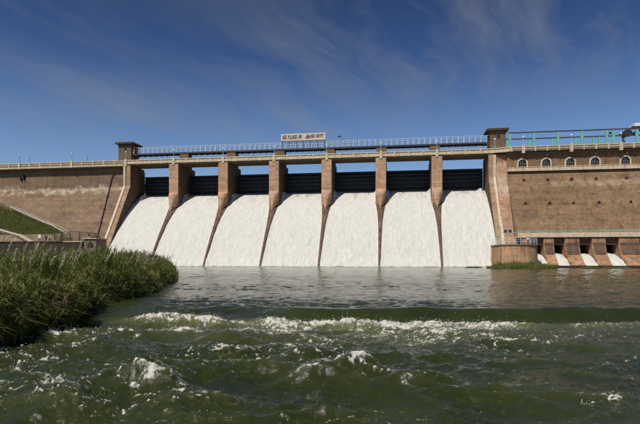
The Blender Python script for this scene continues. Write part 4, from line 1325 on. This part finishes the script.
def blades(name, root, h, lean_dir, lean_amt, width, tint, mat, seg=4, droop=0.35):
    """curved tapering strips; all arrays per blade"""
    n = len(h)
    ang = rng.random(n) * 2 * np.pi
    wdx, wdy = np.cos(ang), np.sin(ang)
    V = np.zeros((n, seg + 1, 2, 3)); T = np.zeros((n, seg + 1, 2))
    for k in range(seg + 1):
        f = k / seg
        hor = lean_amt * (0.35 * f + 0.65 * f ** 2.3) * h
        up = h * (f - droop * lean_amt * f ** 3)
        cx_ = root[:, 0] + np.cos(lean_dir) * hor; cy_ = root[:, 1] + np.sin(lean_dir) * hor; cz_ = root[:, 2] + up
        w_ = width * (1 - f ** 1.6) * 0.5 + 0.0008
        for j, sg in enumerate((-1, 1)):
            V[:, k, j, 0] = cx_ + sg * wdx * w_; V[:, k, j, 1] = cy_ + sg * wdy * w_; V[:, k, j, 2] = cz_
        T[:, k, :] = tint[:, None]
    idx = np.arange(n * (seg + 1) * 2).reshape(n, seg + 1, 2)
    q = np.stack([idx[:, :-1, 0], idx[:, :-1, 1], idx[:, 1:, 1], idx[:, 1:, 0]], -1).reshape(-1, 4)
    m_ = bpy.data.meshes.new(name)
    m_.vertices.add(V.size // 3); m_.vertices.foreach_set('co', V.astype(np.float32).ravel())
    m_.loops.add(q.size); m_.loops.foreach_set('vertex_index', q.astype(np.int32).ravel())
    m_.polygons.add(len(q)); m_.polygons.foreach_set('loop_start', np.arange(0, q.size, 4, dtype=np.int32))
    m_.update(calc_edges=True)
    at = m_.attributes.new('tint', 'FLOAT', 'POINT'); at.data.foreach_set('value', T.astype(np.float32).ravel())
    m_.polygons.foreach_set('use_smooth', np.ones(len(q), bool))
    return link(name, m_, mat)


def reeds():
    # clumps over the bank, thicker towards the water's edge
    nc = 5000
    Yc = 9 + (82 - 9) * rng.random(nc) ** 1.55
    oc = -0.15 + rng.exponential(0.22, nc) * np.clip(0.75 * Yc - 8.0, 4, 60) * 0.9
    Xc = edge_x(Yc) - oc
    keep = (Xc > -0.86 * Yc - 2)
    Xc, Yc, oc = Xc[keep], Yc[keep], oc[keep]
    nb = 4
    n = len(Xc) * nb
    ci = np.repeat(np.arange(len(Xc)), nb)
    sp = 0.20 + 0.008 * Yc[ci]
    X = Xc[ci] + rng.normal(0, 1, n) * sp; Y = Yc[ci] + rng.normal(0, 1, n) * sp
    Z = bank_z(X, Y) - 0.05
    ok = Z > -0.55
    X, Y, Z, ci = X[ok], Y[ok], Z[ok], ci[ok]; n = len(X)
    # the mass heaves up in bushes two to four metres across
    hump = 0.98 + 0.95 * fbm(X * 0.34 + 2, Y * 0.25 + 3, 2) + 0.5 * pn(X * 0.9, Y * 0.7)
    d_e = edge_x(Y) - X
    hump = np.clip(hump, 0.48, 1.42) * (0.50 + 0.50 * sst(-0.3, 2.2, d_e)) * (1 - 0.15 * sst(28, 60, Y))
    h = np.clip(1.40 * hump * (0.78 + 0.38 * rng.random(n)), 0.35, 2.35)
    ld = rng.random(n) * 6.283; ld = np.where(rng.random(n) < 0.4, -0.4 + rng.normal(0, 0.8, n), ld)
    la = np.clip(0.20 + 0.14 * rng.normal(size=n), 0.02, 0.6)
    kind = fbm(X * 0.42 + 7, Y * 0.30, 3)
    tint0 = np.clip(0.42 + 0.62 * kind + 0.10 * rng.normal(size=n), 0.05, 0.80)
    o = blades('reed_stems', np.stack([X, Y, Z], -1), h, ld, la, (0.012 + 0.006 * rng.random(n)) * (1 + 0.02 * Y), np.clip(tint0 + 0.15, 0, 0.9), M['grass'])
    setp(o, 'upright green stems of the reeds on the river bank', 'reeds', kind='stuff')
    # long leaves arching off every stem
    m = 7
    f = (0.22 + 0.78 * (np.arange(m)[None, :] + rng.random((n, m))) / m)
    hor = la[:, None] * (0.35 * f + 0.65 * f ** 2.3) * h[:, None]; up = h[:, None] * (f - 0.35 * la[:, None] * f ** 3)
    root = np.stack([(X[:, None] + np.cos(ld)[:, None] * hor).ravel(), (Y[:, None] + np.sin(ld)[:, None] * hor).ravel(), (Z[:, None] + up).ravel()], -1)
    N = n * m
    ll = (0.30 + 0.42 * rng.random(N)) * (1.15 - 0.4 * f.ravel())
    az = rng.random(N) * 6.283
    az = np.where(rng.random(N) < 0.35, -0.5 + rng.normal(0, 0.7, N), az)
    lt = np.clip(np.repeat(tint0, m) + 0.12 * rng.normal(size=N), 0.02, 0.84)
    dry = rng.random(N) < (0.05 + 0.30 * np.repeat(sst(0.05, 0.45, fbm(X * 0.5 + 31, Y * 0.36 + 4, 3)), m))
    lt = np.where(dry, 0.86 + 0.14 * rng.random(N), lt)
    wid = (0.020 + 0.018 * rng.random(N)) * np.repeat(1 + 0.022 * Y, m)
    o = blades('reed_leaves', root, ll, az, np.clip(0.75 + 0.35 * rng.normal(size=N), 0.15, 1.5), wid, lt, M['grass'], seg=3, droop=0.62)
    setp(o, 'dense arching green reed leaves covering the river bank', 'reeds', kind='stuff')
    # flowering stalks with feathery plumes
    npl = 95
    Yp = np.concatenate([15 + 8 * rng.random(22), 16 + 34 * rng.random(npl - 22)])
    Xp = edge_x(Yp) - (0.6 + rng.exponential(2.6, npl))
    kp = Xp > -0.70 * Yp
    Xp, Yp = Xp[kp], Yp[kp]; npl = len(Xp)
    Zp = bank_z(Xp, Yp)
    hp = 1.75 + 0.5 * rng.random(npl)
    V_ = []; ldp = -0.15 + rng.normal(0, 0.4, npl)
    o2 = blades('reed_stalks', np.stack([Xp, Yp, Zp], -1), hp, ldp, np.full(npl, 0.22), np.full(npl, 0.016), np.full(npl, 0.88), M['grass'])
    setp(o2, 'thin dry flower stalks rising out of the reed grass', 'reeds', kind='stuff')
    # plume hairs
    k = 46
    f = rng.random((npl, k)) * 0.24 + 0.77
    hor = 0.22 * (0.35 * f + 0.65 * f ** 2.3) * hp[:, None]; up = hp[:, None] * (f - 0.35 * 0.22 * f ** 3)
    rx = Xp[:, None] + np.cos(ldp)[:, None] * hor; ry = Yp[:, None] + np.sin(ldp)[:, None] * hor; rz = Zp[:, None] + up
    m = npl * k
    root = np.stack([rx.ravel(), ry.ravel(), rz.ravel()], -1)
    ld2 = np.repeat(ldp, k) + rng.normal(0, 1.0, m)
    o3 = blades('reed_plumes', root, 0.10 + 0.08 * rng.random(m), ld2, 0.55 + 0.3 * rng.random(m), np.full(m, 0.018), rng.random(m), M['plume'], seg=2, droop=0.5)
    setp(o3, 'pale feathery plumes waving above the reed grass', 'reeds', kind='stuff')


reeds()


# turf on the slope below the long wall
def slope_turf():
    n = 26000
    s_ = -64 - 48 * rng.random(n); f = rng.random(n)
    zt = np.interp(s_, [p[0] for p in top], [p[1] for p in top]); zl = np.minimum(np.where(s_ > -100, 8.35, 8.9), zt - 0.1)
    ya = -np.where(zt > KINK, 0, (KINK - zt) * BAT) + 0.2
    y = ya + (-16.2 - ya) * f; z = zt + (zl - zt) * f ** 0.85 - 0.1
    P = np.array([list(DAM @ Vector((a, b, c))) for a, b, c in zip(s_, y, z)])
    tint = np.clip(0.45 + 0.3 * fbm(s_ * 0.4, f * 4, 3) + 0.14 * rng.normal(size=n), 0, 0.9)
    o = blades('slope_grass', P, 0.25 + 0.35 * rng.random(n), rng.random(n) * 6.28, 0.3 + 0.3 * rng.random(n), np.full(n, 0.09), tint, M['grass'], seg=2)
    setp(o, 'short rough grass on the slope below the long masonry wall', 'grass', kind='stuff')


slope_turf()


# marsh grass in front of the bastion and sluices
def islet(name, s0, n0, rs, rn, hmax, count, label):
    c_ = MB(); m = 22; P = []
    for k, (fr, z) in enumerate(((1.0, -0.5), (0.8, 0.05), (0.45, 0.16), (0.0, 0.2))):
        for i in range(m):
            a = 2 * math.pi * i / m
            w_ = 1 + 0.18 * math.sin(3 * a + s0) + 0.1 * math.sin(7 * a)
            c_.v.append((s0 + rs * fr * w_ * math.cos(a), -n0 - rn * fr * w_ * math.sin(a), z))
    for k in range(3):
        for i in range(m):
            j = (i + 1) % m
            c_.f.append((k * m + i, k * m + j, (k + 1) * m + j, (k + 1) * m + i))
    single('mud_bar', c_, M['bank'], (s0, -n0, 0), kind='structure', smooth=True)
    a = rng.random(count) * 6.283; r_ = np.sqrt(rng.random(count))
    S = s0 + rs * r_ * np.cos(a); Nn = n0 + rn * r_ * np.sin(a)
    pos = np.array([list(DAM @ Vector((x, -y, 0.0))) for x, y in zip(S, Nn)])
    h = hmax * (0.45 + 0.55 * rng.random(count)) * (1 - 0.45 * r_ ** 2) * (0.8 + 0.5 * pn(S * 0.6, Nn * 0.6))
    tint = np.clip(0.55 + 0.16 * rng.normal(size=count) + 0.2 * pn(S * 0.3, Nn * 0.3), 0.1, 0.95)
    o = blades(name, pos, np.clip(h, 0.15, 3), rng.random(count) * 6.28, 0.15 + 0.35 * rng.random(count), 0.05 + 0.04 * rng.random(count), tint, M['grass'], seg=3)
    setp(o, label, 'grass', kind='stuff')


islet('marsh_grass', 43.6, 26.5, 6.8, 2.4, 2.2, 6200, 'green marsh grass growing at the foot of the round bastion')
islet('marsh_grass', 56.8, 26.0, 1.9, 0.9, 0.8, 600, 'small tuft of marsh grass in the water before the sluice jets')
islet('marsh_grass', 62.5, 24.0, 2.6, 0.9, 0.7, 700, 'low marsh grass patch along the sluice apron')
islet('marsh_grass', 35.0, 21.0, 2.0, 0.6, 0.7, 260, 'sparse weed stalks before the last cascade')
islet('marsh_grass', -50.0, 24.0, 6.0, 2.5, 1.6, 2200, 'marsh grass fringe at the foot of the gauge house')
